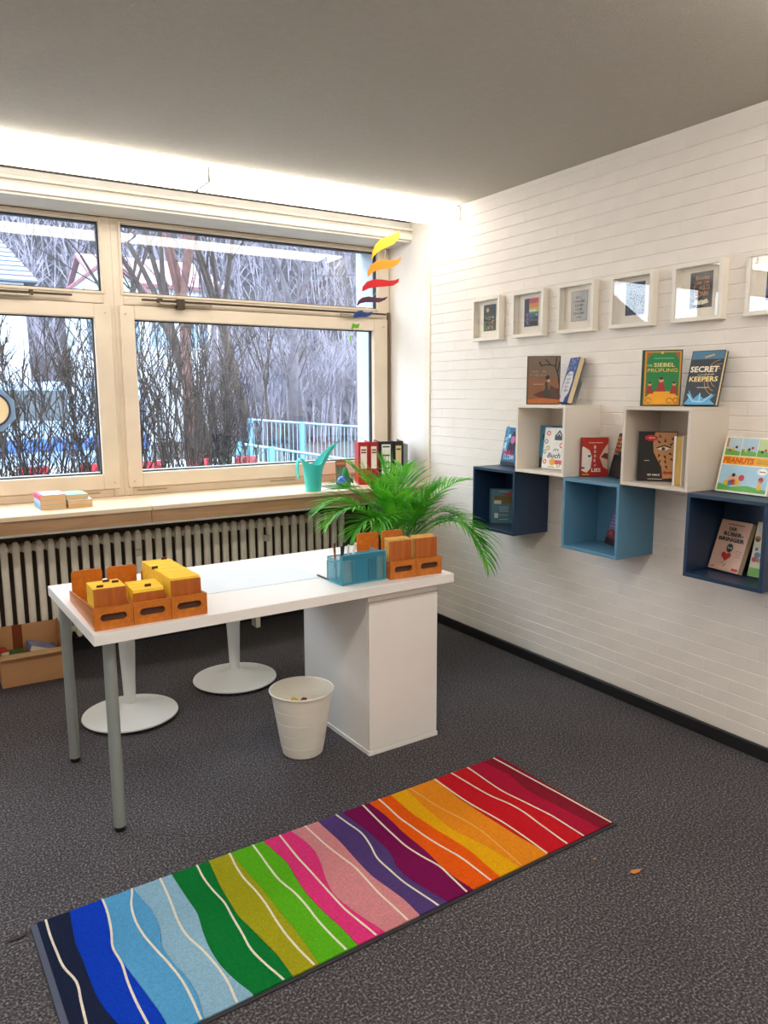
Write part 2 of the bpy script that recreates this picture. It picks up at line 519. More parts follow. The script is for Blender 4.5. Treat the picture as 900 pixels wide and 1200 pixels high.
# window ornament on the left pane
orn = thing('window_ornament', 'pale blue ornament with cream round centre hanging at the left window edge', 'ornament', (-2.56, YW + .012, 1.46))
pts = [(.128 * math.cos(a) * (1 if i % 2 else .98), .128 * math.sin(a)) for i, a in enumerate([math.radians(22.5 + 45 * k) for k in range(8)])]
part('plate', MB().prism(pts, 'y', 0, .012), M('ornament_blue', '#7d9cc0', .4, var=.15), orn)
part('centre', MB().prism([(.085 * math.cos(2 * math.pi * k / 28), .085 * math.sin(2 * math.pi * k / 28)) for k in range(28)], 'y', -.004, .0), M('ornament_cream', '#efd9ae', .5), orn)
part('rim', MB().add([((.085 if j < 1 else .096) * math.cos(2 * math.pi * k / 28), -.006, (.085 if j < 1 else .096) * math.sin(2 * math.pi * k / 28)) for k in range(28) for j in (0, 1)],
     [(2 * k, 2 * k + 1, 2 * ((k + 1) % 28) + 1, 2 * ((k + 1) % 28)) for k in range(28)]), M('ornament_navy', '#27364f', .4), orn)
part('cord', MB().tube([(0, .005, .125), (0, .005, .50)], .0012, 5), M('clear_cord', '#d8d8d8', .4), orn)

# ------------------------------------------------------------------ ceiling luminaires
def lamp_mat(name, k):
    m = bpy.data.materials.new(name); m.use_nodes = True
    nt = m.node_tree; b = nt.nodes['Principled BSDF']
    b.inputs['Base Color'].default_value = (.9, .9, .88, 1)
    b.inputs['Emission Color'].default_value = (1.0, .945, .86, 1)
    b.inputs['Emission Strength'].default_value = k
    return m
LM = lamp_mat('lit_opal_diffuser', LAMP_STRENGTH)
LM2 = lamp_mat('lit_opal_diffuser_room', ROOM_LAMP_STRENGTH)
def luminaire(x0, x1, y0, y1, label, mat, z0=2.585):
    t = thing('ceiling_luminaire', label, 'lamp', ((x0 + x1) / 2, (y0 + y1) / 2, H), group='long fluorescent ceiling luminaires')
    hx, hy = (x1 - x0) / 2, (y1 - y0) / 2
    part('housing', MB().box(-hx + .012, hx - .012, -hy + .02, hy - .02, -.016, 0, .001), WHITE_METAL, t)
    part('diffuser', MB().box(-hx + .006, hx - .006, -hy, hy, z0 - H, -.010, .012), mat, t)
    for s in (-1, 1):
        part('end_cap', MB().box(s * hx, s * (hx - .006), -hy, hy, z0 - H - .001, -.009, .001), WHITE_METAL, t)
luminaire(-1.575, -.004, -.3, -.075, 'long white ceiling light at the window, ending at the brick wall', LM)
luminaire(-3.150, -1.576, -.3, -.075, 'long white ceiling light above the left window', LM)
luminaire(-4.725, -3.151, -.3, -.075, 'unseen long white ceiling light added left of the view', LM)  # extra out-of-view luminaire, added for its light
for y0, nm in ((-3.12, 'middle'), (-5.6, 'rear')):
    for i, xx in enumerate((-1.8, -3.5, -5.1)):
        luminaire(xx, xx + 1.571, y0, y0 + .18, 'long white ceiling light of the %s row behind the viewer, %s' % (nm, ('by the brick wall', 'in the centre', 'by the left wall')[i]), LM2)

# ------------------------------------------------------------------ radiator
rad = thing('radiator', 'cream column radiator under the window sill', 'radiator', (-3.2, .42, 0))
PITCH_R = .0605
sec = MB()
RZ0, RZ1 = .14, .735
def column(mb, yc, w, d):
    for a, b in ((RZ0, RZ1),):
        n = 8
        P = [(w / 2 * math.copysign(abs(math.cos(t)) ** .4, math.cos(t)), d / 2 * math.copysign(abs(math.sin(t)) ** .4, math.sin(t))) for t in [2 * math.pi * (k + .5) / n for k in range(n)]]
        lev = [(a, .5), (a + .02, 1), (b - .025, 1), (b - .006, .8), (b, .4)]
        vs = [(x * s, yc + y * s, z) for z, s in lev for x, y in P]
        fs = [(i * n + k, i * n + (k + 1) % n, (i + 1) * n + (k + 1) % n, (i + 1) * n + k) for i in range(len(lev) - 1) for k in range(n)]
        fs += [tuple(range(n))[::-1], tuple((len(lev) - 1) * n + k for k in range(n))]
        mb.add(vs, fs)
column(sec, .018, .038, .034)
for zz in (RZ0 + .045, RZ1 - .045):
    sec.box(-PITCH_R / 2, PITCH_R / 2, .03, .105, zz - .022, zz + .022, .008)
sec.smooth = True
sec_me = sec.mesh('section'); sec_me.materials.append(RADPAINT)
try: sec_me.set_sharp_from_angle(angle=math.radians(50))
except Exception: pass
for i in range(46):
    link('section', sec_me, None, rad, (.03 + i * PITCH_R, 0, 0))
for xx in (-1.845 + 3.2, -1.02 + 3.2):
    part('heat_meter', MB().box(xx - .02, xx + .02, -.016, .002, .585, .625, .003), M('meter_plastic', '#cfc8ba', .4), rad)
for fx_ in (.4, 2.1):
    part('foot', MB().box(fx_, fx_ + .03, .02, .10, 0, .15), RADPAINT, rad)
part('pipe', MB().tube([(2.83, .06, .19), (2.95, .06, .19), (2.95, .06, .0)], .012, 8), RADPAINT, rad)

# ------------------------------------------------------------------ desk
TA = .0314
DX, DY, TZ = -2.4915, -1.5834, .756
TL_, TW = 1.526, .786
desk = thing('desk', 'long white desk with grey round legs', 'desk', (DX, DY, 0), TA)
part('desk_top', MB().box(0, TL_, 0, TW, TZ - .040, TZ, .0015), WHITE_LAM, desk)
for lx, ly in ((.065, .078), (.045, TW - .075), (TL_ - .0225, .125), (TL_ - .05, TW - .08)):
    mb = MB(); mb.lathe([(.0215, .018), (.0215, TZ - .045)], 20, lx, ly)
    lg = recalc(part('leg', mb, GREY_METAL, desk), 40)
    mb = MB(); mb.lathe([(.018, 0), (.02, .003), (.02, .02)], 20, lx, ly)
    recalc(part('leg_foot', mb, BLACK, lg), 40)
    mb = MB(); mb.lathe([(.03, TZ - .05), (.03, TZ - .0405)], 20, lx, ly)
    recalc(part('leg_plate', mb, GREY_METAL, lg), 40)

ped = thing('desk_cabinet', 'white cabinet pedestal under the right end of the desk', 'cabinet', (-1.3928, -1.5096, 0), TA)
CW, CD, CH = .367, .582, .699
part('body', MB().box(.002, CW - .002, .016, CD, .012, CH + .004, .001), WHITE_LAM, ped)
part('back_panel', MB().box(.003, CW - .003, .0, .014, .022, CH - .022, .0015), WHITE_LAM, ped)
part('top_rail', MB().box(0, CW, .004, .03, CH - .019, CH + .004, .001), WHITE_LAM, ped)
part('plinth', MB().box(-.002, CW + .002, -.002, CD, 0, .020, .001), WHITE_LAM, ped)
part('support_rail', MB().box(.02, CW - .02, .05, CD - .05, CH + .004, TZ - .0405), M('grey_rail', '#7d7a76', .6), ped)  # plain grey rail between cabinet and desk top

pad = tag(part('desk_pad', MB().box(-2.075, -1.505, -1.29, -.815, TZ + .0002, TZ + .0022, .0005), M('frosted_pad', '#e6edf3', .28, spec=.5), None),
          'thin translucent white desk pad lying on the desk', 'desk pad')

# ------------------------------------------------------------------ stools
def stool(loc, label):
    t = thing('stool', label, 'stool', loc, group='white pedestal stools behind the desk')
    mb = MB(); mb.lathe([(.0, .004), (.205, .0), (.214, .004), (.214, .010), (.0, .010)], 56)
    recalc(part('base_ring', mb, BLACK, t), 40)
    mb = MB(); mb.lathe([(.0, .0105), (.215, .0105), (.223, .016), (.221, .022), (.17, .033), (.10, .046), (.05, .060), (.034, .070), (.0, .070)], 64)
    recalc(part('base_dish', mb, WHITE_METAL, t), 40)
    mb = MB(); mb.lathe([(.026, .068), (.027, .08), (.031, .2), (.0375, .36), (.0375, .40)], 32)
    recalc(part('column', mb, WHITE_METAL, t), 40)
    mb = MB(); mb.lathe([(.018, .40), (.018, .455)], 20)
    recalc(part('gas_lift', mb, GREY_METAL, t), 40)
    mb = MB(); mb.lathe([(.05, .455), (.13, .465), (.155, .485), (.16, .51), (.14, .53), (.0, .532)], 48)
    recalc(part('seat', mb, M('stool_seat', '#d8d8d6', .6), t), 40)
stool((-2.155, -.535, 0), 'white round-based stool nearest the left desk legs')
stool((-1.560, -.370, 0), 'white round-based stool nearest the waste bin')

# ------------------------------------------------------------------ waste bin
bin_ = thing('waste_bin', 'white ribbed plastic waste bin beside the cabinet', 'bin', (-1.612, -1.312, 0))
prof = [(.0, .003), (.080, .0), (.087, .006)]
R0, R1, HB = .088, .133, .29
rr = lambda z: R0 + (R1 - R0) * z / HB
for zg in (.05, .105, .16, .215):
    prof += [(rr(zg - .0016), zg - .0016), (rr(zg) - .0022, zg), (rr(zg + .0016), zg + .0016)]
prof += [(rr(HB - .012), HB - .012), (R1 + .005, HB - .010), (R1 + .007, HB - .003), (R1 + .003, HB), (R1 - .001, HB - .002), (R1 - .003, HB - .02), (R0 - .002, .01), (.0, .01)]
BINW = M('bin_plastic', '#e9e4d8', .4)
mb = MB(); mb.lathe(prof, 64); recalc(part('bucket', mb, BINW, bin_), 35)
def crumple(name, loc, r, col, label):
    mb = MB(); n = 10; vs = []; 
    for i in range(7):
        for j in range(n):
            th = math.pi * i / 6; ph = 2 * math.pi * j / n; q = r * rnd.uniform(.75, 1.1)
            vs.append((q * math.sin(th) * math.cos(ph), q * math.sin(th) * math.sin(ph), r + q * math.cos(th) * .9))
    fs = [(i * n + j, i * n + (j + 1) % n, (i + 1) * n + (j + 1) % n, (i + 1) * n + j) for i in range(6) for j in range(n)]
    o = part(name, mb.add(vs, fs), M('crumple_' + col[1:], col, .6), None)
    o.location = loc
    return tag(o, label, 'paper')
crumple('crumpled_paper', (-1.612, -1.30, .011), .065, '#e9e2d2', 'crumpled white paper at the bottom of the waste bin')
crumple('crumpled_paper', (-1.612, -1.238, .180), .021, '#d9b93a', 'crumpled yellow paper in the waste bin')
crumple('crumpled_paper', (-1.572, -1.252, .180), .019, '#7d2436', 'crumpled dark red paper in the waste bin')
crumple('crumpled_paper', (-1.615, -1.275, .135), .032, '#b9b4a8', 'crumpled grey paper beneath the coloured scraps in the bin')

# ------------------------------------------------------------------ cardboard box
CARD = M('cardboard', '#bd8a5c', .8, var=.06, vscale=5)
cb = thing('cardboard_box', 'open brown cardboard box of books under the radiator', 'box', (-2.645, .178, 0))
BWX, BDY = .318, .222
part('base', MB().box(0, BWX, 0, BDY, 0, .004), CARD, cb)
part('front_panel', MB().box(0, BWX, 0, .004, .004, .176), CARD, cb)
part('back_panel', MB().box(0, BWX, BDY - .004, BDY, .004, .275), CARD, cb)
part('side_panel', MB().prism([(.004, .004), (BDY - .004, .004), (BDY - .004, .285), (.13, .285), (.012, .24), (.004, .176)], 'x', BWX - .004, BWX), CARD, cb)
part('side_panel', MB().prism([(.004, .004), (BDY - .004, .004), (BDY - .004, .275), (.004, .176)], 'x', 0, .004), CARD, cb)
part('front_flap', MB().prism([(.004, .172), (.004, .178), (-.048, .172), (-.048, .167)], 'x', -.004, BWX + .006), M('cardboard_inner', '#d6ab7c', .8, var=.05), cb)
part('packing_tape', MB().box(.085, .135, BDY - .0062, BDY - .0042, .12, .276), M('brown_tape', '#7d3d20', .25), cb)

# ------------------------------------------------------------------ books
def book(loc, yaw, lean, w, h, t, col, label, name='book', spine=True, pages_right=True, rough=.35, group=None, art=None, roll=0., var=.08, hard=True):
    """cover facing local -y; x to the right, z up, thickness towards +y. lean tips the top towards +y"""
    e = Euler((-lean, roll, 0), 'XYZ').to_matrix().to_4x4()
    mw = Matrix.Rotation(yaw, 4, 'Z') @ e
    root = thing(name, label, 'book', group=group)
    root.matrix_world = Matrix.Translation(Vector(loc) + Vector((0, 0, t * math.sin(max(lean, 0)) + w * max(0, math.sin(roll))))) @ mw
    cm = M('cover_' + col.lstrip('#') + str(int(rough * 100)), col, rough, var=var, vscale=14)
    mb = MB(); k = .0022
    mb.box(0, w, 0, k, 0, h, .0004); mb.box(0, w, t - k, t, 0, h, .0004); mb.box(0, k, k, t - k, 0, h)
    part('cover', mb, cm, root)
    i = .004 if hard else .0008
    part('page_block', MB().box(k, w - i, k, t - k, i, h - i), PAPERSIDE, root)
    if art: art(root, w, h)
    return root
def pm(col, rough=.4):
    return M('print_' + col.lstrip('#'), col, rough, var=.06, vscale=25)
_layer = [0.0]
def panel(root, poly, col, lay=1, name='cover_art'):
    mb = MB()
    y = -.00025 * lay
    mb.add([(x, y, z) for x, z in poly], [tuple(range(len(poly)))])
    o = part(name, mb, pm(col), root)
    # face towards -y
    n = o.data.polygons[0].normal
    if n.y > 0:
        o.data.flip_normals()
    return o
def rect(x0, x1, z0, z1): return [(x0, z0), (x1, z0), (x1, z1), (x0, z1)]
def disc(cx, cz, r, n=20, ry=None):
    ry = ry or r
    return [(cx + r * math.cos(2 * math.pi * k / n), cz + ry * math.sin(2 * math.pi * k / n)) for k in range(n)]
def strokes(root, lines, col, wd, lay=2, name='cover_art'):
    mb = MB(); y = -.00025 * lay
    for ln in lines:
        for (a, b), (c, d) in zip(ln[:-1], ln[1:]):
            L = math.hypot(c - a, d - b) or 1e-6
            nx, nz = -(d - b) / L * wd / 2, (c - a) / L * wd / 2
            mb.add([(a + nx, y, b + nz), (a - nx, y, b - nz), (c - nx, y, d - nz), (c + nx, y, d + nz)], [(0, 1, 2, 3)])
    return part(name, mb, pm(col), root)
D2R = math.pi / 180
def scribble(root, x, z, w, h, col, wd=None, lay=5, seed=1):
    """a line of lettering too small to read in the photograph: broken pen marks"""
    rg = random.Random(seed); n = max(4, int(w / h / .75)); st = w / n; L = []
    for i in range(n):
        if rg.random() < .12: continue
        a = x - w / 2 + i * st; b = a + st * .72; lo, hi = z - h / 2, z + h / 2
        L.append(rg.choice(([(a, lo), (a, hi), (b, lo), (b, hi)], [(b, hi), (a, hi), (a, lo), (b, lo)], [(a, hi), (b, hi), (b, lo), (a, lo), (a, hi)], [(a, lo), ((a + b) / 2, hi), (b, lo)], [(a, hi), (a, lo), (b, lo)])))
    strokes(root, L, col, wd or h * .2, lay, 'title_lettering')

def stand(loc, yaw, lean, w, label):
    """small white wire-plate easel that holds up a leaning book"""
    t = thing('book_stand', label, 'stand', loc, yaw, group='white book stands')
    part('back_rest', MB().prism([(.0, .0), (.0025, 0), (.0025 + .11 * math.sin(lean), .11 * math.cos(lean)), (.11 * math.sin(lean), .11 * math.cos(lean))], 'x', -w / 2, w / 2), WHITE_METAL, t)
    part('prop', MB().prism([(.072, 0), (.0745, 0), (.0025 + .085 * math.sin(lean) + .0025, .085 * math.cos(lean)), (.0025 + .085 * math.sin(lean), .085 * math.cos(lean))], 'x', -w / 4, w / 4), WHITE_METAL, t)

# --- cube shelves
CUY0, Z0 = -.770, 1.130
CS, CDp, CT = .35, .2525, .016
def cube(i, up, col, label):
    z = Z0 if up else Z0 - CS
    y1 = CUY0 - i * CS; y0 = y1 - CS
    t = thing('cube_shelf', label, 'shelf', (0, (y0 + y1) / 2, z), group='cube shelves on the brick wall')
    m = M('cube_' + col[1:], col, .38, var=.02)
    h = CS / 2; x0 = -CDp; x1 = -.002; e = .0006
    part('bottom_panel', MB().box(x0, x1, -h + e, h - e, e, CT, .0012), m, t)
    part('top_panel', MB().box(x0, x1, -h + e, h - e, CS - CT, CS - e, .0012), m, t)
    part('side_panel', MB().box(x0, x1, -h + e, -h + CT, CT, CS - CT, .0012), m, t)
    part('side_panel', MB().box(x0, x1, h - CT, h - e, CT, CS - CT, .0012), m, t)
    part('back_panel', MB().box(-.016, -.008, -h + CT, h - CT, CT, CS - CT), m, t)
NAVY, BLUE, CREAM, GREIGE = '#1d3653', '#5888a4', '#e8dfd3', '#d6cabd'
cube(0, 0, NAVY, 'dark navy cube shelf nearest the palm')
cube(1, 1, CREAM, 'off-white cube shelf above the light blue one')
cube(2, 0, BLUE, 'light blue cube shelf between the two raised cubes')
cube(3, 1, GREIGE, 'pale greige cube shelf holding the dark thriller')
cube(4, 0, NAVY, 'dark navy cube shelf at the right picture edge')

# --- books on and in the shelves
TOPU, TOPL, INU, INL = Z0 + CS, Z0, Z0 + CT, Z0 - CS + CT
def art_brown(r, w, h):
    panel(r, rect(.006, w - .004, .004, h - .004), '#8a5a3c', 1)
    panel(r, rect(.006, w - .004, .55 * h, h - .004), '#76604f', 2)
    panel(r, [(.006, .004), (w - .004, .004), (w - .004, .10 * h), (.5 * w, .14 * h), (.006, .10 * h)], '#b8662c', 3)
    panel(r, [(.2 * w, .2 * h), (.45 * w, .28 * h), (.98 * w, .34 * h), (.98 * w, .1 * h), (.4 * w, .14 * h)], '#5a2a20', 4)
    strokes(r, [[(.99 * w, .35 * h), (.93 * w, .62 * h), (.84 * w, .8 * h), (.6 * w, .82 * h), (.42 * w, .8 * h), (.38 * w, .88 * h)],
                [(.86 * w, .78 * h), (.88 * w, .97 * h)], [(.7 * w, .82 * h), (.55 * w, .93 * h)], [(.92 * w, .66 * h), (.98 * w, .9 * h)], [(.45 * w, .8 * h), (.36 * w, .86 * h)]], '#1d1512', .006, 5)
    panel(r, [(.5 * w, .14 * h), (.68 * w, .14 * h), (.64 * w, .36 * h), (.63 * w, .46 * h), (.55 * w, .46 * h), (.56 * w, .36 * h)], '#3a3a34', 6)
    panel(r, disc(.62 * w, .56 * h, .011), '#241a16', 7); panel(r, disc(.66 * w, .49 * h, .007), '#c9a184', 7)
    panel(r, [(.63 * w, .14 * h), (.95 * w, .14 * h), (.86 * w, .34 * h), (.72 * w, .40 * h)], '#4c3a2c', 5)
    scribble(r, .36 * w, .68 * h, w * .42, .011, '#a98763', lay=9, seed=1); scribble(r, .36 * w, .61 * h, w * .5, .011, '#a98763', lay=9, seed=2)
    strokes(r, [[(.2 * w, .42 * h), (.5 * w, .42 * h)]], '#d8b58e', .002, 8)
book((-.222, -1.161, TOPU), -44 * D2R, .03, .168, .246, .02, '#2b1d18', 'brown book with bare tree and dark woman figure, on the off-white cube', art=art_brown)
def art_blue(r, w, h):
    panel(r, rect(.004, w - .002, .004, h - .004), '#2f4f9a', 1)
    panel(r, [(.1 * w, .02 * h), (.6 * w, .02 * h), (.62 * w, .12 * h), (.85 * w, .22 * h), (.9 * w, .5 * h), (.75 * w, .68 * h), (.4 * w, .70 * h), (.12 * w, .6 * h), (.05 * w, .3 * h)], '#f1f1f4', 2)
    for i, zz in enumerate((.62, .53, .45, .36, .28)):
        scribble(r, .5 * w, zz * h, .42 * w, .010, '#5a5f7a', lay=3, seed=10 + i)
    for k in range(14):
        panel(r, disc(rnd.uniform(.15, .9) * w, rnd.uniform(.74, .96) * h, .006, 8), rnd.choice(('#6d8fd6', '#20305f', '#8fb4e4')), 3)
    panel(r, disc(.1 * w, .12 * h, .012, 10), '#b8325a', 4)
book((-.060, -1.222, TOPU), -116 * D2R, .27, .14, .238, .03, '#1f2c55', 'blue and white book leaning on a stand on the off-white cube', art=art_blue)
stand((-.035, -1.318, TOPU), -116 * D2R, .27, .05, 'white stand behind the blue and white book on the off-white cube')
def art_green(r, w, h):
    panel(r, rect(.012, w - .005, .005, h - .005), '#c98a2e', 1)
    panel(r, rect(.020, w - .011, .009, h - .011), '#157a3c', 2)
    for cx in (.03, w - .02):
        panel(r, [(cx - .012 if cx > .1 else .020, h - .011), (cx + .012 if cx < .1 else w - .011, h - .011), ((.020 if cx < .1 else w - .011), h - .045)], '#a5541f', 3)
    panel(r, disc(.5 * w, h - .012, .006, 10), '#e0a93a', 4)
    text(r, 'SIEBEL', pm('#e2dc9a'), .56 * w, .735 * h, .52 * w, .017, -.0018, bold=.01)
    text(r, 'DIE', pm('#e2dc9a'), .2 * w, .725 * h, .12 * w, .008, -.0018)
    text(r, 'PRÜFUNG', pm('#e0b54a'), .52 * w, .645 * h, .74 * w, .019, -.0018, bold=.01)
    strokes(r, [[(.3 * w, .85 * h), (.78 * w, .85 * h)]], '#5fae86', .004, 4)
    panel(r, [(.020, .009), (w - .011, .009), (w - .011, .17 * h), (.78 * w, .25 * h), (.5 * w, .285 * h), (.25 * w, .24 * h), (.020, .15 * h)], '#e9a31f', 4)
    for cx, cz, s in ((.5, .32, 1.15), (.22, .28, .9), (.82, .28, .9)):
        panel(r, [((cx - .11 * s) * w, (cz - .06) * h), ((cx + .11 * s) * w, (cz - .06) * h), ((cx + .05 * s) * w, (cz + .1 * s) * h), ((cx - .05 * s) * w, (cz + .1 * s) * h)], '#9a2f22', 5)
        panel(r, disc(cx * w, (cz + .125 * s) * h, .009 * s, 12), '#c99766', 6)
        panel(r, disc(cx * w, (cz + .15 * s) * h, .008 * s, 10, .005 * s), '#4c1d14', 7)
    for cx in (.2, .72, .88):
        strokes(r, [[((cx + .07 * math.cos(a)) * w, .1 * h + .011 * math.sin(a)) for a in [k * .63 for k in range(10)]]], '#8a4a14', .003, 6)
book((-.185, -1.855, TOPU), -50 * D2R, .02, .167, .243, .022, '#123d22', 'green and gold book with three small figures, on the greige cube', art=art_green)
def art_secret(r, w, h):
    panel(r, rect(.004, w - .002, .003, h - .003), '#3c4248', 1)
    panel(r, [(.004, .84 * h), (w - .002, .84 * h), (w - .002, h - .003), (.004, h - .003)], '#4f7d9a', 2)
    panel(r, [(.004, .01 * h), (w * .98, .01 * h), (.8 * w, .1 * h), (.95 * w, .2 * h), (.6 * w, .12 * h), (.45 * w, .2 * h), (.3 * w, .11 * h), (.12 * w, .28 * h), (.15 * w, .12 * h)], '#5fa8d6', 2)
    strokes(r, [[(.1 * w, .2 * h), (.3 * w, .07 * h), (.6 * w, .06 * h), (.85 * w, .2 * h)], [(.5 * w, .05 * h), (.48 * w, .22 * h)]], '#a9d4ee', .005, 3)
    strokes(r, [[(.42 * w, .87 * h), (.7 * w, .92 * h)]], '#c9a878', .008, 4)
    for rr_ in (.03, .045, .058):
        strokes(r, [[(.92 * w + rr_ * math.cos(a), .5 * h + rr_ * 1.3 * math.sin(a)) for a in [1.4 + k * .22 for k in range(15)] if .92 * w + rr_ * math.cos(a) < w - .003]], '#b08a64', .003, 3)
    text(r, 'SECRET', pm('#f4ead2'), .48 * w, .655 * h, .86 * w, .026, -.002, bold=.03)
    text(r, 'KEEPERS', pm('#f4dc9c'), .5 * w, .475 * h, .86 * w, .022, -.002, bold=.025)
    strokes(r, [[(.3 * w, .55 * h), (.8 * w, .56 * h)]], '#d8d4c8', .002, 4)
    strokes(r, [[(.35 * w, .32 * h), (.7 * w, .32 * h)]], '#c9c9c4', .003, 4)
book((-.125, -2.028, TOPU), -84 * D2R, .26, .148, .236, .024, '#2a3138', 'grey-blue book titled SECRET KEEPERS leaning on the greige cube', art=art_secret)
stand((-.045, -2.085, TOPU), -84 * D2R, .26, .05, 'white stand behind the SECRET KEEPERS book')
def art_btop(r, w, h):
    panel(r, rect(.003, w - .002, .003, h - .003), '#2c6f9c', 1)
    for k in range(9):
        a = rnd.uniform(.02, .3) * w; b = (.35 + .07 * k) * h
        panel(r, [(a, b), (a + .03, b + .008), (a + .022, b + .03), (a + .004, b + .022)], rnd.choice(('#7cc4e0', '#4a9ac8', '#bfe4f0')), 2)
    panel(r, [(.3 * w, .3 * h), (.85 * w, .3 * h), (.85 * w, .8 * h), (.6 * w, .92 * h), (.42 * w, .72 * h)], '#2a1b38', 3)
    panel(r, disc(.62 * w, .68 * h, .022, 16), '#c56aa0', 4)
    panel(r, rect(.003, w - .002, .003, .1 * h), '#171824', 3)
    scribble(r, .5 * w, .34 * h, .76 * w, .026, '#e0386a', lay=6, seed=21); scribble(r, .55 * w, .22 * h, .7 * w, .022, '#c8d4e4', lay=6, seed=22)
book((-.074, -.793, TOPL), -98 * D2R, .19, .142, .216, .018, '#1d3550', 'blue book with pink lettering behind the off-white cube, on the dark navy cube', art=art_btop)
stand((-.018, -.845, TOPL), -98 * D2R, .19, .05, 'white stand behind the blue and pink book on the navy cube')
def art_red(r, w, h):
    panel(r, rect(.003, w - .002, .003, h - .003), '#b3281c', 1)
    panel(r, [(.003, .16 * h), (.22 * w, .10 * h), (.36 * w, .22 * h), (.40 * w, .5 * h), (.3 * w, .68 * h), (.06 * w, .78 * h), (.003, .74 * h)], '#e8ddd2', 2)
    panel(r, [(w - .002, .18 * h), (.82 * w, .25 * h), (.68 * w, .5 * h), (.82 * w, .7 * h), (w - .002, .86 * h)], '#d9b9a0', 2)
    panel(r, [(.72 * w, .5 * h), (.98 * w, .44 * h), (.98 * w, .6 * h), (.84 * w, .6 * h)], '#6d2a1c', 3)
    panel(r, disc(.3 * w, .53 * h, .008, 14, .006), '#4a4f52', 3)
    panel(r, [(.02 * w, .26 * h), (.16 * w, .24 * h), (.12 * w, .2 * h), (.02 * w, .2 * h)], '#b5201c', 3)
    strokes(r, [[(.26 * w, .87 * h), (.78 * w, .87 * h)]], '#e8c9a8', .003, 3)
    for i, ch in enumerate('BOOK'):
        text(r, ch, pm('#f4efe8'), .5 * w, (.76 - .115 * i) * h, .075 * w, .015, -.002, bold=.02)
    text(r, 'of', pm('#f4efe8'), .52 * w, .30 * h, .09 * w, .011, -.002, shear=.3)
    text(r, 'LIES', pm('#f4efe8'), .56 * w, .17 * h, .34 * w, .018, -.002, bold=.02)
    panel(r, rect(.06 * w, .3 * w, .04 * h, .075 * h), '#c9a021', 3)
book((-.158, -1.494, TOPL), -30 * D2R, .0, .134, .192, .02, '#8e1d16', 'red paperback titled BOOK of LIES on the light blue cube', art=art_red, hard=False)
def art_dark(r, w, h):
    panel(r, rect(.003, w - .002, .003, h - .003), '#1d2126', 1)
    for k in range(5):
        for j in range(2 + k % 2):
            panel(r, rect((.04 + .17 * j) * w, (.17 + .17 * j) * w, (.50 + .09 * k) * h, (.565 + .09 * k) * h), rnd.choice(('#e39a52', '#f0b77a', '#d9603a', '#c98a4c') if k else ('#2f9a86', '#e0603a')), 2)
book((-.045, -1.568, TOPL), -113 * D2R, .24, .14, .215, .02, '#14171b', 'black book with orange window squares, half hidden by the greige cube', art=art_dark)
stand((-.030, -1.645, TOPL), -113 * D2R, .18, .04, 'white stand behind the black and orange book')
def art_ablue(r, w, h):
    panel(r, rect(.003, w - .002, .003, h - .003), '#3d8fb4', 1)
    panel(r, rect(.003, w - .002, .003, .24 * h), '#262d38', 2)
    panel(r, disc(.42 * w, .22 * h, .022, 20), '#e6a12a', 3)
    panel(r, rect(.1 * w, .45 * w, .66 * h, .80 * h), '#4a3a3a', 2)
    panel(r, rect(.5 * w, .7 * w, .8 * h, .97 * h), '#262a35', 2)
    text(r, 'ST', pm('#bfe4ee'), .3 * w, .42 * h, .3 * w, .024, -.002)
book((-.112, -1.150, INU), -70 * D2R, .08, .135, .222, .016, '#2a6f92', 'blue book with orange disc behind the white one in the off-white cube', art=art_ablue)
def art_awhite(r, w, h):
    panel(r, rect(.002, w - .002, .003, h - .003), '#f3f0ea', 1)
    for cx, cz, c, k in ((.2, .86, '#d9583a', .013), (.12, .66, '#5f86c0', .012), (.24, .5, '#a8b034', .012), (.1, .41, '#5fb3b8', .011), (.14, .17, '#d9583a', .012), (.5, .17, '#eeb02a', .019), (.86, .58, '#c9344a', .014), (.8, .1, '#b9c23a', .012)):
        panel(r, disc(cx * w, cz * h, k, 16), c, 2); panel(r, disc(cx * w, cz * h, k * .6, 12), '#f0dfc8' if c != '#eeb02a' else '#e6a01f', 3)
    panel(r, [(.5 * w, .7 * h), (.85 * w, .7 * h), (.9 * w, .78 * h), (.7 * w, .95 * h), (.5 * w, .8 * h)], '#23262c', 2)
    strokes(r, [[(.6 * w, .8 * h), (.7 * w, .88 * h), (.78 * w, .8 * h)]], '#e8e4dc', .004, 3)
    text(r, 'm', pm('#23262c'), .62 * w, .46 * h, .26 * w, .014, -.002, shear=.25)
    text(r, 'Buch', pm('#23262c'), .55 * w, .33 * h, .62 * w, .026, -.002, shear=.25, bold=.01)
    panel(r, rect(.62 * w, .98 * w, .12 * h, .22 * h), '#d9443a', 3)
    strokes(r, [[(.3 * w, .05 * h), (.6 * w, .05 * h)]], '#55504a', .003, 3)
book((-.150, -1.208, INU), -81 * D2R, .14, .132, .215, .02, '#d8d2c8', 'white book with coloured dots inside the off-white cube', art=art_awhite)
def art_bin(r, w, h):
    panel(r, rect(.012, w - .002, .003, h - .003), '#4f7a8c', 1)
    panel(r, rect(.2 * w, .95 * w, .58 * h, .8 * h), '#6d5f2c', 2)
    panel(r, rect(.2 * w, .5 * w, .57 * h, .67 * h), '#d2d0c4', 3)
    panel(r, [(.62 * w, .82 * h), (.9 * w, .80 * h), (.96 * w, .87 * h), (.68 * w, .89 * h)], '#c22a2c', 4)
    panel(r, rect(.22 * w, .38 * w, .16 * h, .3 * h), '#d8dcd8', 2)
    for k, zz in enumerate((.93, .48, .42, .36, .25, .12)):
        strokes(r, [[(.42 * w, zz * h), (.82 * w, zz * h)]], '#a9bcc4', .004, 3)
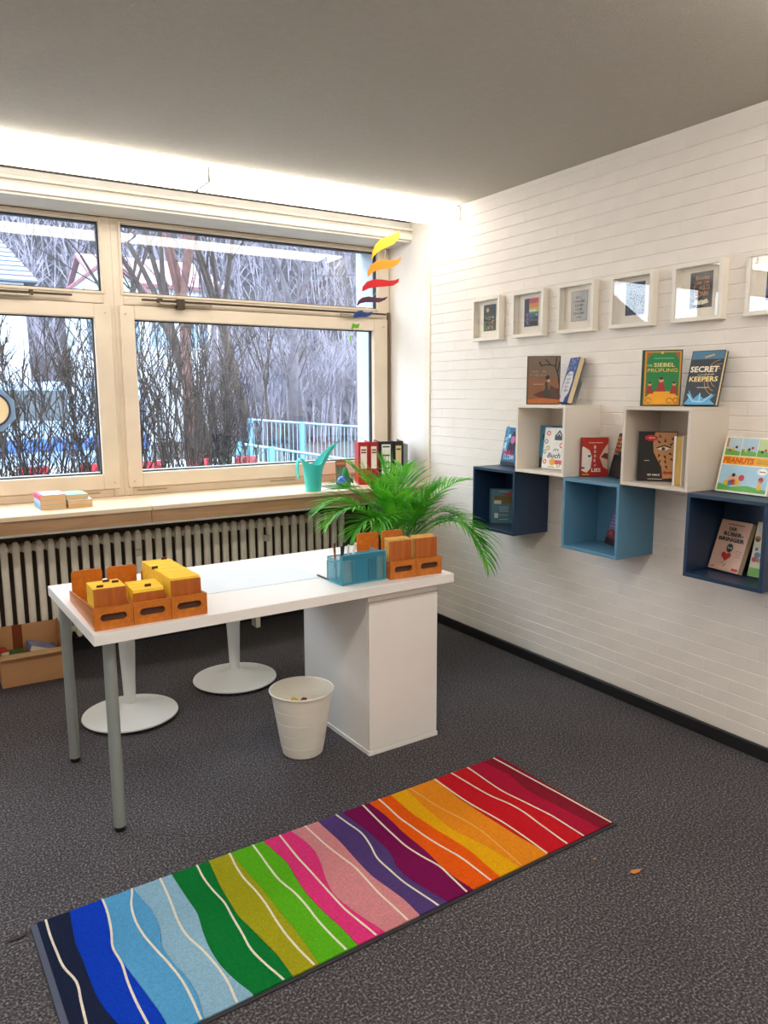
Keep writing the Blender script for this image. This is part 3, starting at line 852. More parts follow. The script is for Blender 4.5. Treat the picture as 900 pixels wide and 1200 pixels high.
book((-.150, -.797, INL), -42 * D2R, .0, .134, .2, .02, '#365e72', 'slate blue book with picture label in the dark navy cube nearest the palm', art=art_bin)
def art_bin2(r, w, h):
    for k in range(4):
        panel(r, disc(.16 * w, (.2 + .2 * k) * h, .016, 12), ('#b98a5c', '#6d3a24', '#d0a878', '#8a5a34')[k], 1)
book((-.066, -.945, INL), -70 * D2R, .0, .12, .13, .018, '#33231d', 'small brown book half hidden at the right of the dark navy cube', art=art_bin2)
def art_cin(r, w, h):
    panel(r, rect(.003, w - .002, .003, h - .003), '#6f6f9a', 1)
    panel(r, [(.003, .003), (w - .002, .003), (w - .002, .3 * h), (.3 * w, .36 * h), (.003, .28 * h)], '#7c2f34', 2)
    panel(r, rect(.003, w - .002, .003, .15 * h), '#2a1416', 3)
    panel(r, [(.06 * w, .2 * h), (.3 * w, .24 * h), (.5 * w, .2 * h), (.3 * w, .33 * h)], '#c0605a', 3)
    for zz in (.42, .5, .58, .66):
        strokes(r, [[(.1 * w, zz * h), (.6 * w, (zz + .015) * h)]], '#a58cb4', .008, 2)
book((-.058, -1.572, INL), -113 * D2R, .25, .135, .216, .018, '#4a4a70', 'purple and dark red book leaning inside the light blue cube', art=art_cin)
stand((-.035, -1.66, INL), -113 * D2R, .2, .04, 'white stand behind the purple book in the light blue cube')
def art_din(r, w, h):
    panel(r, rect(.003, w - .002, .003, h - .003), '#1b1716', 1)
    panel(r, [(.42 * w, h - .003), (w - .002, h - .003), (w - .002, .08 * h), (.66 * w, .06 * h), (.62 * w, .3 * h), (.5 * w, .45 * h), (.4 * w, .6 * h), (.38 * w, .78 * h)], '#c08a58', 2)
    cx, cz = .66 * w, .66 * h
    for rg, n, col in ((.03, 9, '#4a1f10'), (.052, 13, '#5c2a16'), (.076, 17, '#3a1a10'), (.1, 21, '#5c2a16')):
        for k in range(n):
            a = 2 * math.pi * (k + rnd.uniform(-.2, .2)) / n
            x0, z0_ = cx + rg * math.cos(a), cz + rg * math.sin(a)
            x1, z1_ = cx + (rg + .02) * math.cos(a + .05), cz + (rg + .02) * math.sin(a + .05)
            if min(x0, x1) > .4 * w + max(0, (.6 * h - z0_) * .35) and max(x0, x1) < w - .006 and .08 * h < min(z0_, z1_) and max(z0_, z1_) < h - .006:
                dx, dz = -math.sin(a) * .0055, math.cos(a) * .0055
                panel(r, [(x0 + dx, z0_ + dz), (x1, z1_), (x0 - dx, z0_ - dz)], col, 3)
    panel(r, [(cx - .028, cz), (cx, cz + .011), (cx + .026, cz + .002), (cx, cz - .009)], '#efe4d4', 5)
    panel(r, disc(cx - .002, cz, .0085, 14), '#5a6a70', 6); panel(r, disc(cx - .002, cz, .004, 10), '#101012', 7)
    strokes(r, [[(cx - .03, cz + .004), (cx, cz + .015), (cx + .03, cz + .006)]], '#2a120c', .005, 6)
    panel(r, [(.58 * w, .17 * h), (w - .006, .15 * h), (w - .006, .21 * h), (.75 * w, .2 * h)], '#b5301c', 4)
    panel(r, disc(.33 * w, .875 * h, .027, 20, .013), '#d01f22', 6)
    scribble(r, .33 * w, .875 * h, .036, .005, '#f4d8d4', lay=8, seed=31); scribble(r, .42 * w, .135 * h, .36 * w, .007, '#f0ece6', lay=8, seed=32)
    strokes(r, [[(.17 * w, .42 * h), (.3 * w, .42 * h)], [(.28 * w, .05 * h), (.66 * w, .05 * h)]], '#b9b2a8', .0035, 5)
book((-.186, -1.858, INU), -52 * D2R, .0, .163, .222, .03, '#15110f', 'dark thriller with an eye on the cover inside the greige cube', art=art_din, hard=False)
gb = thing('book', 'closed book with golden page edge facing out, inside the greige cube', 'book', (-.192, -2.095, INU), 0)
part('page_block', MB().box(0, .13, .003, .034, .003, .207), M('gold_pages', '#c09a4e', .7, var=.25, vscale=4, stretch=(1, 160, 1)), gb)
part('cover', MB().box(-.003, .133, 0, .003, 0, .21).box(-.003, .133, .034, .044, 0, .21).box(.13, .133, .003, .034, 0, .21), M('book_white_cover', '#e4ddd0', .4), gb)
def art_peanuts(r, w, h):
    b = .007
    panel(r, rect(0, w, 0, h), '#f3eee0', 1)
    panel(r, rect(b, w - b, .50 * h, .645 * h), '#f3b21e', 2)
    text(r, 'PEANUTS', pm('#e2541c'), .345 * w, .572 * h, .60 * w, .024, -.0018, bold=.035, shear=.12)
    for k in range(3):
        strokes(r, [[(.70 * w, (.545 + .028 * k) * h), (.95 * w, (.545 + .028 * k) * h)]], '#8a6a1c', .0016, 3)
    for k in range(3):
        x0 = b + k * (w - 2 * b) / 3 + .0015; x1 = b + (k + 1) * (w - 2 * b) / 3 - .0015
        panel(r, rect(x0, x1, .66 * h, .975 * h), ('#bcd3e0', '#b4d0e4', '#c4d8a4')[k], 2)
        panel(r, [(x0, .66 * h), (x1, .66 * h), (x1, .73 * h), ((x0 + x1) / 2, .76 * h), (x0, .78 * h)], '#6cb04a', 3)
        for j in range(3):
            panel(r, disc(x0 + (x1 - x0) * (.3 + .2 * j), (.75 + .03 * j) * h, .006, 10), ('#c8383a', '#e8c02a', '#3a3228')[(j + k) % 3], 4)
    panel(r, rect(b + .002, b + .012, .8 * h, .97 * h), '#b98a54', 4)
    panel(r, rect(b, w - b, .03 * h, .485 * h), '#a9d0e6', 2)
    panel(r, [(b, .03 * h), (w - b, .03 * h), (w - b, .09 * h), (.6 * w, .14 * h), (.3 * w, .10 * h), (b, .15 * h)], '#62b04c', 3)
    for cx, cz, c, k in ((.19, .17, '#e8c02a', .011), (.27, .17, '#4a7ab8', .012), (.33, .19, '#c8383a', .014), (.40, .18, '#e8c02a', .013), (.47, .27, '#c8383a', .013), (.26, .25, '#e2b494', .012), (.36, .27, '#e2b494', .012), (.31, .31, '#2a2622', .008), (.83, .13, '#e8c02a', .011), (.83, .22, '#e2b494', .011), (.84, .265, '#c8383a', .011)):
        panel(r, disc(cx * w, cz * h, k, 14), c, 5)
    panel(r, disc(.84 * w, .405 * h, .021, 20, .014), '#f8f6f0', 5)
    strokes(r, [[(.78 * w, .405 * h), (.9 * w, .405 * h)]], '#33302c', .003, 6)
pb = book((-.112, -2.200, TOPL), -91.5 * D2R, .25, .229, .232, .016, '#efe9da', 'large comic book titled PEANUTS on the navy cube at the right edge', art=art_peanuts)
stand((-.032, -2.315, TOPL), -91.5 * D2R, .25, .06, 'white stand behind the PEANUTS book')
def art_rub(r, w, h):
    panel(r, rect(.002, w - .002, .002, h - .002), '#d8b09c', 1)
    strokes(r, [[(.25 * w, .92 * h), (.78 * w, .92 * h)]], '#8a5f50', .004, 2)
    dk = pm('#26383c')
    text(r, 'DER', dk, .46 * w, .83 * h, .26 * w, .014, -.0018, bold=.045)
    text(r, 'RÜBER-', dk, .52 * w, .735 * h, .64 * w, .021, -.0018, bold=.045)
    text(r, 'BRINGER', dk, .50 * w, .62 * h, .84 * w, .017, -.0018, bold=.045)
    panel(r, disc(.52 * w, .46 * h, .016, 20, .018), '#2c5450', 3); panel(r, rect(.52 * w - .009, .52 * w + .009, .375 * h, .43 * h), '#2c5450', 3)
    for s in (-1, 1): panel(r, disc(.52 * w + s * .0065, .46 * h, .0045, 10), '#d8b09c', 4)
    heart = []
    for k in range(28):
        t = 2 * math.pi * k / 28
        heart.append((.47 * w + .0014 * 16 * math.sin(t) ** 3 * 1.05, .29 * h + .0014 * (13 * math.cos(t) - 5 * math.cos(2 * t) - 2 * math.cos(3 * t) - math.cos(4 * t))))
    for k in range(28):
        a, b = heart[k], heart[(k + 1) % 28]
        panel_pts = [(.47 * w, .275 * h), a, b]
        if k == 0: hm = MB()
        hm.add([(p[0], -.0010, p[1]) for p in panel_pts], [(0, 1, 2)])
    part('cover_art', hm, pm('#b8322c'), r)
    for x_, z_ in ((.42, .15), (.52, .13), (.47, .1)):
        panel(r, disc(x_ * w, z_ * h, .003, 8), '#26383c', 3)
    for k in range(4): strokes(r, [[(.74 * w, (.42 - .04 * k) * h), (.93 * w, (.42 - .04 * k) * h)]], '#9a6a5c', .002, 3)
    panel(r, rect(.76 * w, .96 * w, .03 * h, .08 * h), '#c22a2c', 3)
    strokes(r, [[(.06 * w, .05 * h), (.2 * w, .05 * h)]], '#6a4438', .003, 3)
book((-.112, -2.19, INL), -97 * D2R, .33, .152, .215, .026, '#c79f8c', 'pink paperback titled DER RÜBER-BRINGER in the right-edge navy cube', art=art_rub, hard=False)
stand((-.028, -2.258, INL), -97 * D2R, .28, .05, 'white stand behind the pink RÜBER-BRINGER paperback')
def art_er(r, w, h):
    panel(r, rect(.002, w - .002, .002, h - .002), '#cfc9b0', 1)
    panel(r, rect(.002, w - .002, .002, .16 * h), '#6aa83c', 2)
    for k in range(26):
        panel(r, disc(rnd.uniform(.1, .9) * w, rnd.uniform(.14, .8) * h, rnd.uniform(.006, .013), 9), rnd.choice(('#c23a34', '#b9c8d4', '#6a8a5c', '#e8e2d4', '#8a8276', '#d8b03a', '#5c7aa0')), 3)
book((-.100, -2.362, INL), -88 * D2R, .25, .135, .225, .016, '#b8b49a', 'colourful picture book partly hidden at the right of the right-edge navy cube', art=art_er)
stand((-.026, -2.43, INL), -88 * D2R, .25, .05, 'white stand behind the colourful picture book')

# ------------------------------------------------------------------ picture frames
FY, FS, FW, FD, FZ = -.4787, .3504, .2472, .0437, 1.8428
FRAME = M('cream_frame_wood', '#efe8dc', .45, var=.02)
MATB = M('passepartout', '#f1e9dc', .8, var=.01)
def frame(i, label, art):
    t = thing('picture_frame', label, 'picture', (0, FY - i * FS - FW, FZ), group='box frames in a row on the brick wall')
    mb = MB(); k = .018
    mb.box(-FD, -.001, 0, FW, 0, k, .001); mb.box(-FD, -.001, 0, FW, FW - k, FW, .001)
    mb.box(-FD, -.001, 0, k, k, FW - k, .001); mb.box(-FD, -.001, FW - k, FW, k, FW - k, .001)
    part('frame', mb, FRAME, t)
    part('passepartout', MB().box(-.008, -.002, k, FW - k, k, FW - k), MATB, t)
    p = thing_part('print', t)
    art(p)
    part('picture_glass', MB().box(-FD + .004, -FD + .006, k, FW - k, k, FW - k), PICGLASS, t)
def thing_part(name, t):
    # sheet on the passepartout; its own local frame: x to the right as seen from the room, z up
    mb = MB(); mb.box(0, .1, 0, .0012, 0, .135)
    o = part(name, mb, PRINT_WHITE, t)
    o.location = (-.0093, FW / 2 + .056, .056); o.scale = (1.12, 1, 1.12)
    o.rotation_euler = (0, 0, -math.pi / 2)
    return o
PW, PH = .1, .135
def a1(p):
    panel(p, rect(.001, PW, .001, PH), '#26382a', 1)
    panel(p, [(.001, .09), (PW, .085), (PW, PH), (.001, PH)], '#1c2b20', 2)
    for k in range(60): panel(p, disc(rnd.uniform(.012, .092), rnd.uniform(.006, .075), rnd.uniform(.003, .008), 7), rnd.choice(('#7a6a54', '#a89a80', '#4a5a3c', '#5c4a3c', '#c0b498')), 3)
    panel(p, disc(.033, .108, .012, 12), '#d8a24a', 3); panel(p, rect(.001, .02, .001, .05), '#3f7a45', 4)
def a2(p):
    for k, c in enumerate(('#2a2a48', '#31508a', '#2f7d6a', '#c8b83a', '#d8863a', '#c8483a')):
        panel(p, rect(.001, PW, .001 + k * .0223, .001 + (k + 1) * .0223), c, 1)
    panel(p, rect(.001, .035, .001, PH), '#2b2440', 2)
    for k in range(26): panel(p, rect(*sorted((rnd.uniform(.002, .098), rnd.uniform(.002, .098)))[:1] * 1, 0, 0, 0) if False else disc(rnd.uniform(.01, .09), rnd.uniform(.01, .06), rnd.uniform(.004, .009), 6), rnd.choice(('#1d2233', '#3a6ab0', '#e0ddd4', '#242a3c', '#c05a8a')), 3)
    panel(p, rect(.036, .085, .072, .08), '#efe8e0', 4); panel(p, rect(.055, .095, .012, .05), '#16181f', 4)
    scribble(p, .063, .118, .055, .014, '#a03a3a', seed=41)
def a3(p):
    panel(p, rect(.001, PW, .001, PH), '#9a9a98', 1)
    panel(p, rect(.005, PW - .004, .005, PH - .004), '#b4b4b0', 2)
    for k in range(5):
        scribble(p, .05, .106 - .0175 * k, (.042, .066, .05, .042, .062)[k], .0085, '#3a3a3c', seed=50 + k)
    strokes(p, [[(.035, .018), (.065, .018)]], '#4a4a4c', .003, 4)
def a4(p):
    panel(p, rect(.001, PW, .001, PH), '#1e242c', 1)
    panel(p, [(.001, .11), (PW, .10), (PW, PH), (.001, PH)], '#2c3a4c', 2)
    for k in range(30): panel(p, disc(rnd.uniform(.008, .093), rnd.uniform(.01, .09), rnd.uniform(.003, .008), 7), rnd.choice(('#2b3138', '#343c44', '#171b20', '#414a50')), 3)
    for k in range(7): panel(p, disc(rnd.uniform(.05, .085), rnd.uniform(.025, .04), .0025, 6), '#c8b89a', 4)
def a5(p):
    panel(p, rect(.001, PW, .001, PH), '#20242c', 1)
    c = pm('#c98a5c')
    text(p, 'Books', c, .055, .113, .058, .016, -.0012, bold=.02)
    scribble(p, .054, .094, .062, .010, '#c98a5c', seed=61); scribble(p, .054, .076, .068, .014, '#c98a5c', seed=62); scribble(p, .054, .053, .060, .017, '#c98a5c', seed=63)
    panel(p, [(.018, .016), (.048, .012), (.052, .015), (.056, .012), (.086, .018), (.078, .034), (.06, .028), (.052, .032), (.044, .027), (.028, .034)], '#e8dcc0', 3)
    strokes(p, [[(.052, .014), (.052, .031)]], '#8a6a4a', .0016, 4)
def a6(p):
    panel(p, rect(.001, PW, .001, PH), '#1c2c4c', 1)
    panel(p, rect(.001, PW, .02, .06), '#2c4a7c', 2); panel(p, disc(.05, .09, .022, 20), '#d8dce4', 3); panel(p, rect(.001, PW, .001, .018), '#10182a', 3)
for i, (lb, a) in enumerate((('box frame with a dark green garden photo, nearest the window', a1), ('box frame with a rainbow-coloured picture', a2),
        ('box frame with a grey text print', a3), ('box frame with an almost black picture', a4), ('box frame with a dark print of gold lettering and an open book', a5), ('box frame with a dark blue picture at the right edge', a6))):
    frame(i, lb, a)

# ------------------------------------------------------------------ card trays on the desk
def stadium(cx, cz, hw, r, n=10):
    P = []
    for k in range(n + 1):
        a = -math.pi / 2 + math.pi * k / n; P.append((cx + hw + r * math.cos(a), cz + r * math.sin(a)))
    for k in range(n + 1):
        a = math.pi / 2 + math.pi * k / n; P.append((cx - hw + r * math.cos(a), cz + r * math.sin(a)))
    return P
def slotted(mb, w, h, y0, y1, cx, cz, hw, r):
    inner = stadium(cx, cz, hw, r)
    outer = []
    for x, z in inner:
        # push each point outwards to the rectangle border
        dx, dz = x - cx, z - cz
        tx = ((w - cx) / dx if dx > 0 else (-cx) / dx) if abs(dx) > 1e-6 else 1e9
        tz = ((h - cz) / dz if dz > 0 else (-cz) / dz) if abs(dz) > 1e-6 else 1e9
        t = min(tx, tz); outer.append([cx + dx * t, cz + dz * t])
    for cxy in ((0, 0), (w, 0), (w, h), (0, h)):
        j = min(range(len(outer)), key=lambda q: (outer[q][0] - cxy[0]) ** 2 + (outer[q][1] - cxy[1]) ** 2)
        outer[j] = list(cxy)
    n = len(inner)
    vs = [(x, y0, z) for x, z in inner] + [(x, y0, z) for x, z in outer] + [(x, y1, z) for x, z in inner] + [(x, y1, z) for x, z in outer]
    fs = []
    for i in range(n):
        j = (i + 1) % n
        fs += [(i, j, n + j, n + i), (2 * n + i, 3 * n + i, 3 * n + j, 2 * n + j), (i, 2 * n + i, 2 * n + j, j), (n + i, n + j, 3 * n + j, 3 * n + i)]
    mb.add(vs, fs)
def roundtop(w, h, r, x0=0, z0=0):
    P = [(x0, z0), (x0 + w, z0)]
    for k in range(6):
        a = math.pi / 2 * k / 5; P.append((x0 + w - r + r * math.cos(a), z0 + h - r + r * math.sin(a)))
    for k in range(6):
        a = math.pi / 2 + math.pi / 2 * k / 5; P.append((x0 + r + r * math.cos(a), z0 + h - r + r * math.sin(a)))
    return P
CARDY = M('yellow_index_cards', '#ffd544', .7, var=.04, vscale=40)
CARDB = M('buff_index_cards', '#dcae5c', .7, var=.10, vscale=40)
CARDW = M('white_index_cards', '#e9e2cc', .7, var=.05)
TAB = M('dark_red_tab', '#4a1f16', .4)
def tray(loc, rot, W, D, label, board_y=None, board_h=.118):
    t = thing('card_tray', label, 'tray', loc, rot, group='wooden index card trays on the desk')
    q = .008; FH = .078
    part('base', MB().box(0, W, 0, D, 0, .008, .001), TRAYWOOD, t)
    mb = MB(); slotted(mb, W, FH - .008, 0, q, W / 2, .034, .031, .0125)
    o = recalc(part('front', mb, TRAYWOOD, t)); o.location = (0, 0, .008)
    for x0 in (0, W - .006):
        part('side', MB().prism([(q, .008), (D, .008), (D, .040), (q, FH)], 'x', x0, x0 + .006), TRAYWOOD, t)
    if board_y:
        part('back_board', MB().prism(roundtop(W - .016, board_h - .008, .012, .008, .008), 'y', board_y, board_y + .006), TRAYWOOD, t)
    part('slot_back', MB().box(.008, W - .008, .0095, .0115, .0085, .06), M('dark_card', '#4b2a1c', .7), t) if board_y is not False else None
    return t
def cards(loc, rot, W, y0, y1, h0, h1, n, mat, label, tabs=(), slab=True, slabh=None, lean=.16, z0=.009):
    """a block of upright index cards inside a tray, heights from h0 (front) to h1 (rear)"""
    t = tag(part('index_cards', MB().box(0, .001, 0, .001, 0, .001), mat, None), label, 'cards', None, 'stuff')
    mb = MB()
    for i in range(n):
        f = i / max(1, n - 1)
        y = y0 + (y1 - y0) * f; h = h0 + (h1 - h0) * f + rnd.uniform(-.0015, .0015)
        x0 = .011 + rnd.uniform(-.0012, .0012); x1 = W - .011 + rnd.uniform(-.0012, .0012)
        th = (y1 - y0) / n * .82
        dy = h * math.sin(lean)
        vs = [(x0, y, z0), (x1, y, z0), (x1, y + th, z0), (x0, y + th, z0), (x0, y + dy, z0 + h), (x1, y + dy, z0 + h), (x1, y + th + dy, z0 + h), (x0, y + th + dy, z0 + h)]
        mb.add(vs, [(0, 3, 2, 1), (4, 5, 6, 7), (0, 1, 5, 4), (1, 2, 6, 5), (2, 3, 7, 6), (3, 0, 4, 7)])
    old = t.data; t.data = mb.mesh('index_cards'); t.data.materials.append(mat); bpy.data.meshes.remove(old)
    t.location = loc; t.rotation_euler = (0, 0, rot)
    if slab:
        hs = slabh or h0
        dy = hs * math.sin(lean)
        vs = []
        for yy in (y0 - .009, y0 - .002):
            vs += [(.0105, yy, z0), (W - .0105, yy, z0), (W - .0105, yy + dy, z0 + hs), (.0105, yy + dy, z0 + hs)]
        part('follower_board', MB().add(vs, [(0, 1, 2, 3), (7, 6, 5, 4), (0, 4, 5, 1), (1, 5, 6, 2), (2, 6, 7, 3), (3, 7, 4, 0)]), SLAB, t)
    for f, fx in tabs:
        yy = y0 + (y1 - y0) * f; hh = h0 + (h1 - h0) * f; dy = hh * math.sin(lean)
        part('divider_tab', MB().box(W * fx - .011, W * fx + .011, yy + dy - .001, yy + dy + .002, z0 + hh - .002, z0 + hh + .009), TAB, t)
    return t
LX, LY, LW, LD = -2.480, -1.548, .1285, .455
zt = TZ + .0005
for k in range(3):
    tray((LX + k * .1302, LY, zt), 0, LW, LD, ('wooden card tray at the left desk corner, first of three', 'wooden card tray in the middle of the three left trays',
         'wooden card tray heaped with yellow cards, right of the left three')[k], board_y=(.435, .435, .435)[k], board_h=(.118, .118, .09)[k])
cards((LX, LY, zt), 0, LW, .040, .145, .125, .125, 34, CARDY, 'yellow index cards with dark tabs in the left corner tray', tabs=((.08, .28), (.5, .75), (.75, .55)), slabh=.124, lean=.05)
cards((LX + .1302, LY, zt), 0, LW, .040, .150, .102, .108, 36, CARDY, 'yellow index cards with a short front board in the middle left tray', tabs=((.25, .55),), slabh=.092, lean=.05)
cards((LX + .2604, LY, zt), 0, LW, .035, .42, .128, .118, 110, CARDY, 'long block of yellow index cards filling the third left tray', tabs=((.55, .12), (.97, .75)), slabh=.120, lean=.04)
# right pair
RX, RY, RRot = -1.270, -1.490, -.058
for k in range(2):
    dx, dy = .1302 * k * math.cos(RRot), .1302 * k * math.sin(RRot)
    p = (RX + dx, RY + dy, zt)
    tray(p, RRot, LW, .37, ('wooden card tray beside the teal organiser', 'wooden card tray at the right end of the desk')[k], board_y=.33, board_h=.146)
    cards(p, RRot, LW, .030, .065, .156 - .008 * k, .160, 9, CARDB, ('buff index cards in the tray beside the teal organiser', 'buff index cards in the tray at the right desk end')[k], slabh=.150 + .002 * k, lean=.03)
# ------------------------------------------------------------------ teal wire organiser with contents
TEAL = M('teal_coated_wire', '#4aa0b8', .35, metal=.1)
og = thing('desk_organizer', 'teal wire mesh desk organiser on the right of the desk', 'organizer', (-1.492, -1.468, zt), .012)
OW, OD, OH = .212, .125, .126
mb = MB()
def wire_panel(mb, P0, U, V, nu, nv, wd=.00055):
    P0, U, V = Vector(P0), Vector(U), Vector(V)
    N = U.cross(V).normalized() * .0006
    def strip(a, b, side):
        vs = [a - side + N, a + side + N, b + side + N, b - side + N, a - side - N, a + side - N, b + side - N, b - side - N]
        mb.add(vs, [(0, 1, 2, 3), (7, 6, 5, 4), (0, 3, 7, 4), (1, 5, 6, 2)])
    un, vn = U.normalized() * wd, V.normalized() * wd
    for i in range(nu + 1): strip(P0 + U * i / nu, P0 + U * i / nu + V, un)
    for j in range(nv + 1): strip(P0 + V * j / nv, P0 + V * j / nv + U, vn)
wire_panel(mb, (0, 0, .004), (OW, 0, 0), (0, 0, OH - .004), 38, 22)
wire_panel(mb, (0, 0, .004), (0, OD, 0), (0, 0, .10), 24, 19)
wire_panel(mb, (OW, 0, .004), (0, OD, 0), (0, 0, OH - .01), 24, 21)
wire_panel(mb, (0, OD, .004), (OW, 0, 0), (0, 0, .10), 38, 19)
wire_panel(mb, (.06, 0, .004), (0, OD, 0), (0, 0, .10), 24, 19)
wire_panel(mb, (0, 0, .003), (OW, 0, 0), (0, OD, 0), 50, 30)
part('wire_mesh', mb, TEAL, og)
mb = MB()
arc = [(0, OD, .003), (0, OD, .085)] + [(0, OD * (1 - math.sin(a * math.pi / 12)), .085 + (OH - .085) * (1 - math.cos(a * math.pi / 12))) for a in range(1, 7)]
rim = [(0, 0, .003), (0, 0, OH), (OW, 0, OH), (OW, 0, .003), (0, 0, .003)]
for a, b in zip(rim[:-1], rim[1:]): mb.tube([a, b], .0028, 6)
for xx in (0, OW):
    mb.tube([(xx, y, z) for _, y, z in arc], .0028, 6); mb.tube([(xx, 0, .003), (xx, OD, .003)], .0028, 6)
mb.tube([(0, OD, .003), (OW, OD, .003)], .0028, 6); mb.tube([(0, OD, .102), (OW, OD, .102)], .0024, 6)
part('wire_rim', mb, TEAL, og)
part('top_band', MB().box(.0, OW, -.0018, .0012, OH - .02, OH, .0006), M('teal_band', '#2f7f99', .35, metal=.2), og)
def sheet(x, y, w, h, col, label, t=.004, tilt=0.):
    mb = MB(); mb.box(0, w, 0, t, 0, h, .0004)
    o = part('booklet', mb, M('booklet_' + col[1:], col, .6, var=.06), None)
    o.location = (og.location.x + x, og.location.y + y, zt + .0045); o.rotation_euler = (tilt, 0, .012)
    tag(o, label, 'booklet')
sheet(.014, .022, .052, .105, '#bfc4c2', 'grey booklet behind the teal mesh, at its left end')
sheet(.066, .014, .068, .104, '#3a8fb8', 'blue booklet behind the teal mesh front')
sheet(.132, .012, .044, .100, '#2c6488', 'dark blue booklet behind the teal mesh front')
sheet(.178, .016, .03, .108, '#b5ae9c', 'beige booklet at the right end of the teal organiser')
def pen(x, y, L, tx, ty, col, label, r=.0042, cap='#1a1a1e'):
    t = thing('pen', label, 'pen', (og.location.x + x, og.location.y + y, zt + .006), rot=(ty, tx, 0))
    mb = MB(); mb.lathe([(.0015, 0), (r, .012), (r, L - .008)], 10); recalc(part('barrel', mb, M('pen_' + col[1:], col, .35), t), 40)
    mb = MB(); mb.lathe([(r * 1.1, L - .04), (r * 1.1, L - .002), (r * .6, L)], 10); recalc(part('cap', mb, M('pen_' + cap[1:], cap, .35), t), 40)
pen(.020, .085, .165, -.10, .08, '#8a4a22', 'brown pen at the left of the teal organiser', cap='#5c3a24')
pen(.034, .06, .15, -.04, .05, '#1b1b20', 'black pen second from left in the teal organiser', cap='#22262c')
pen(.045, .09, .16, .06, .06, '#26443c', 'dark green pen in the teal organiser', cap='#20302c')
pen(.052, .045, .155, .02, .02, '#e6e6e6', 'white pen in the teal organiser', cap='#d0d0d4')
pen(.075, .09, .158, .22, .1, '#ece8e4', 'white ruler pen sticking up from the teal organiser centre', r=.005, cap='#e6e0da')
p = thing('pencil', 'black pencil lying on the desk left of the teal organiser', 'pencil', (-1.4925, -1.352, TZ + .0042), rot=(-math.pi / 2, 0, .03))
mb = MB(); mb.lathe([(.0035, 0), (.0035, .095)], 6); recalc(part('shaft', mb, BLACK, p), 30)
mb = MB(); mb.lathe([(.0035, .095), (.0008, .108)], 6); recalc(part('tip', mb, M('pencil_wood', '#8a6a4a', .6), p), 30)

# ------------------------------------------------------------------ rug
RUG = (-.9147 - 1.8265 * math.cos(.0351), -2.4252 - 1.8265 * math.sin(.0351))
rug = thing('rug', 'long rug with rainbow-coloured wavy stripes and white lines', 'rug', (RUG[0], RUG[1], 0), .0351)
RL, RW = 1.8265, .606
part('rubber_backing', MB().box(-.012, RL + .006, -.012, RW + .004, 0.0005, .005, .001), M('rubber_backing', '#2a2a30', .8), rug)
part('end_binding', MB().box(-.010, .008, 0, RW, .005, .0072), M('rug_binding', '#4a5064', .9), rug)
STR = [
 [0.097, 0.089, 0.082, 0.084, 0.083, 0.084, 0.094, 0.114, 0.135], [0.196, 0.185, 0.175, 0.168, 0.173, 0.183, 0.193, 0.203, 0.206],
 [0.287, 0.295, 0.303, 0.298, 0.281, 0.286, 0.299, 0.3, 0.288], [0.409, 0.409, 0.41, 0.411, 0.398, 0.389, 0.389, 0.401, 0.42],
 [0.533, 0.524, 0.515, 0.511, 0.508, 0.517, 0.526, 0.533, 0.533], [0.613, 0.613, 0.616, 0.62, 0.619, 0.618, 0.62, 0.617, 0.613],
 [0.732, 0.738, 0.744, 0.735, 0.725, 0.724, 0.728, 0.735, 0.737], [0.84, 0.85, 0.851, 0.833, 0.808, 0.792, 0.798, 0.812, 0.829],
 [0.948, 0.949, 0.95, 0.945, 0.94, 0.939, 0.949, 0.957, 0.955], [1.051, 1.056, 1.061, 1.062, 1.057, 1.032, 1.03, 1.044, 1.059],
 [1.168, 1.171, 1.169, 1.162, 1.162, 1.161, 1.153, 1.153, 1.162], [1.268, 1.264, 1.26, 1.265, 1.271, 1.281, 1.285, 1.279, 1.274],
 [1.343, 1.334, 1.325, 1.32, 1.317, 1.331, 1.347, 1.356, 1.363], [1.49, 1.481, 1.47, 1.471, 1.472, 1.476, 1.479, 1.485, 1.491],
 [1.649, 1.643, 1.636, 1.649, 1.664, 1.667, 1.667, 1.664, 1.662], [1.738, 1.746, 1.754, 1.737, 1.729, 1.737, 1.744, 1.749, 1.755]]
LIN = [
 [0.031, 0.029, 0.031, 0.035, 0.052, 0.047, 0.042, 0.037, 0.031], [0.193, 0.19, 0.18, 0.165, 0.169, 0.164, 0.163, 0.166, 0.17],
 [0.282, 0.259, 0.249, 0.251, 0.262, 0.275, 0.284, 0.284, 0.28], [0.371, 0.367, 0.36, 0.352, 0.353, 0.369, 0.379, 0.382, 0.375],
 [0.493, 0.487, 0.489, 0.496, 0.491, 0.487, 0.482, 0.492, 0.507], [0.607, 0.597, 0.593, 0.598, 0.598, 0.592, 0.589, 0.592, 0.599],
 [0.692, 0.689, 0.684, 0.683, 0.694, 0.696, 0.693, 0.695, 0.7], [0.794, 0.79, 0.786, 0.786, 0.785, 0.784, 0.784, 0.792, 0.801],
 [0.895, 0.897, 0.9, 0.908, 0.916, 0.913, 0.909, 0.911, 0.912], [1.024, 1.031, 1.038, 1.025, 1.004, 1.002, 1.004, 1.015, 1.026],
 [1.14, 1.134, 1.128, 1.124, 1.122, 1.132, 1.147, 1.143, 1.138], [1.213, 1.209, 1.204, 1.208, 1.212, 1.222, 1.235, 1.237, 1.237],
 [1.358, 1.362, 1.366, 1.377, 1.391, 1.395, 1.389, 1.381, 1.372], [1.481, 1.48, 1.478, 1.48, 1.488, 1.495, 1.496, 1.494, 1.49],
 [1.569, 1.572, 1.575, 1.582, 1.6, 1.605, 1.598, 1.592, 1.587], [1.653, 1.649, 1.644, 1.643, 1.653, 1.663, 1.672, 1.671, 1.67],
 [1.797, 1.800, 1.802, 1.805, 1.808, 1.811, 1.813, 1.815, 1.816]]
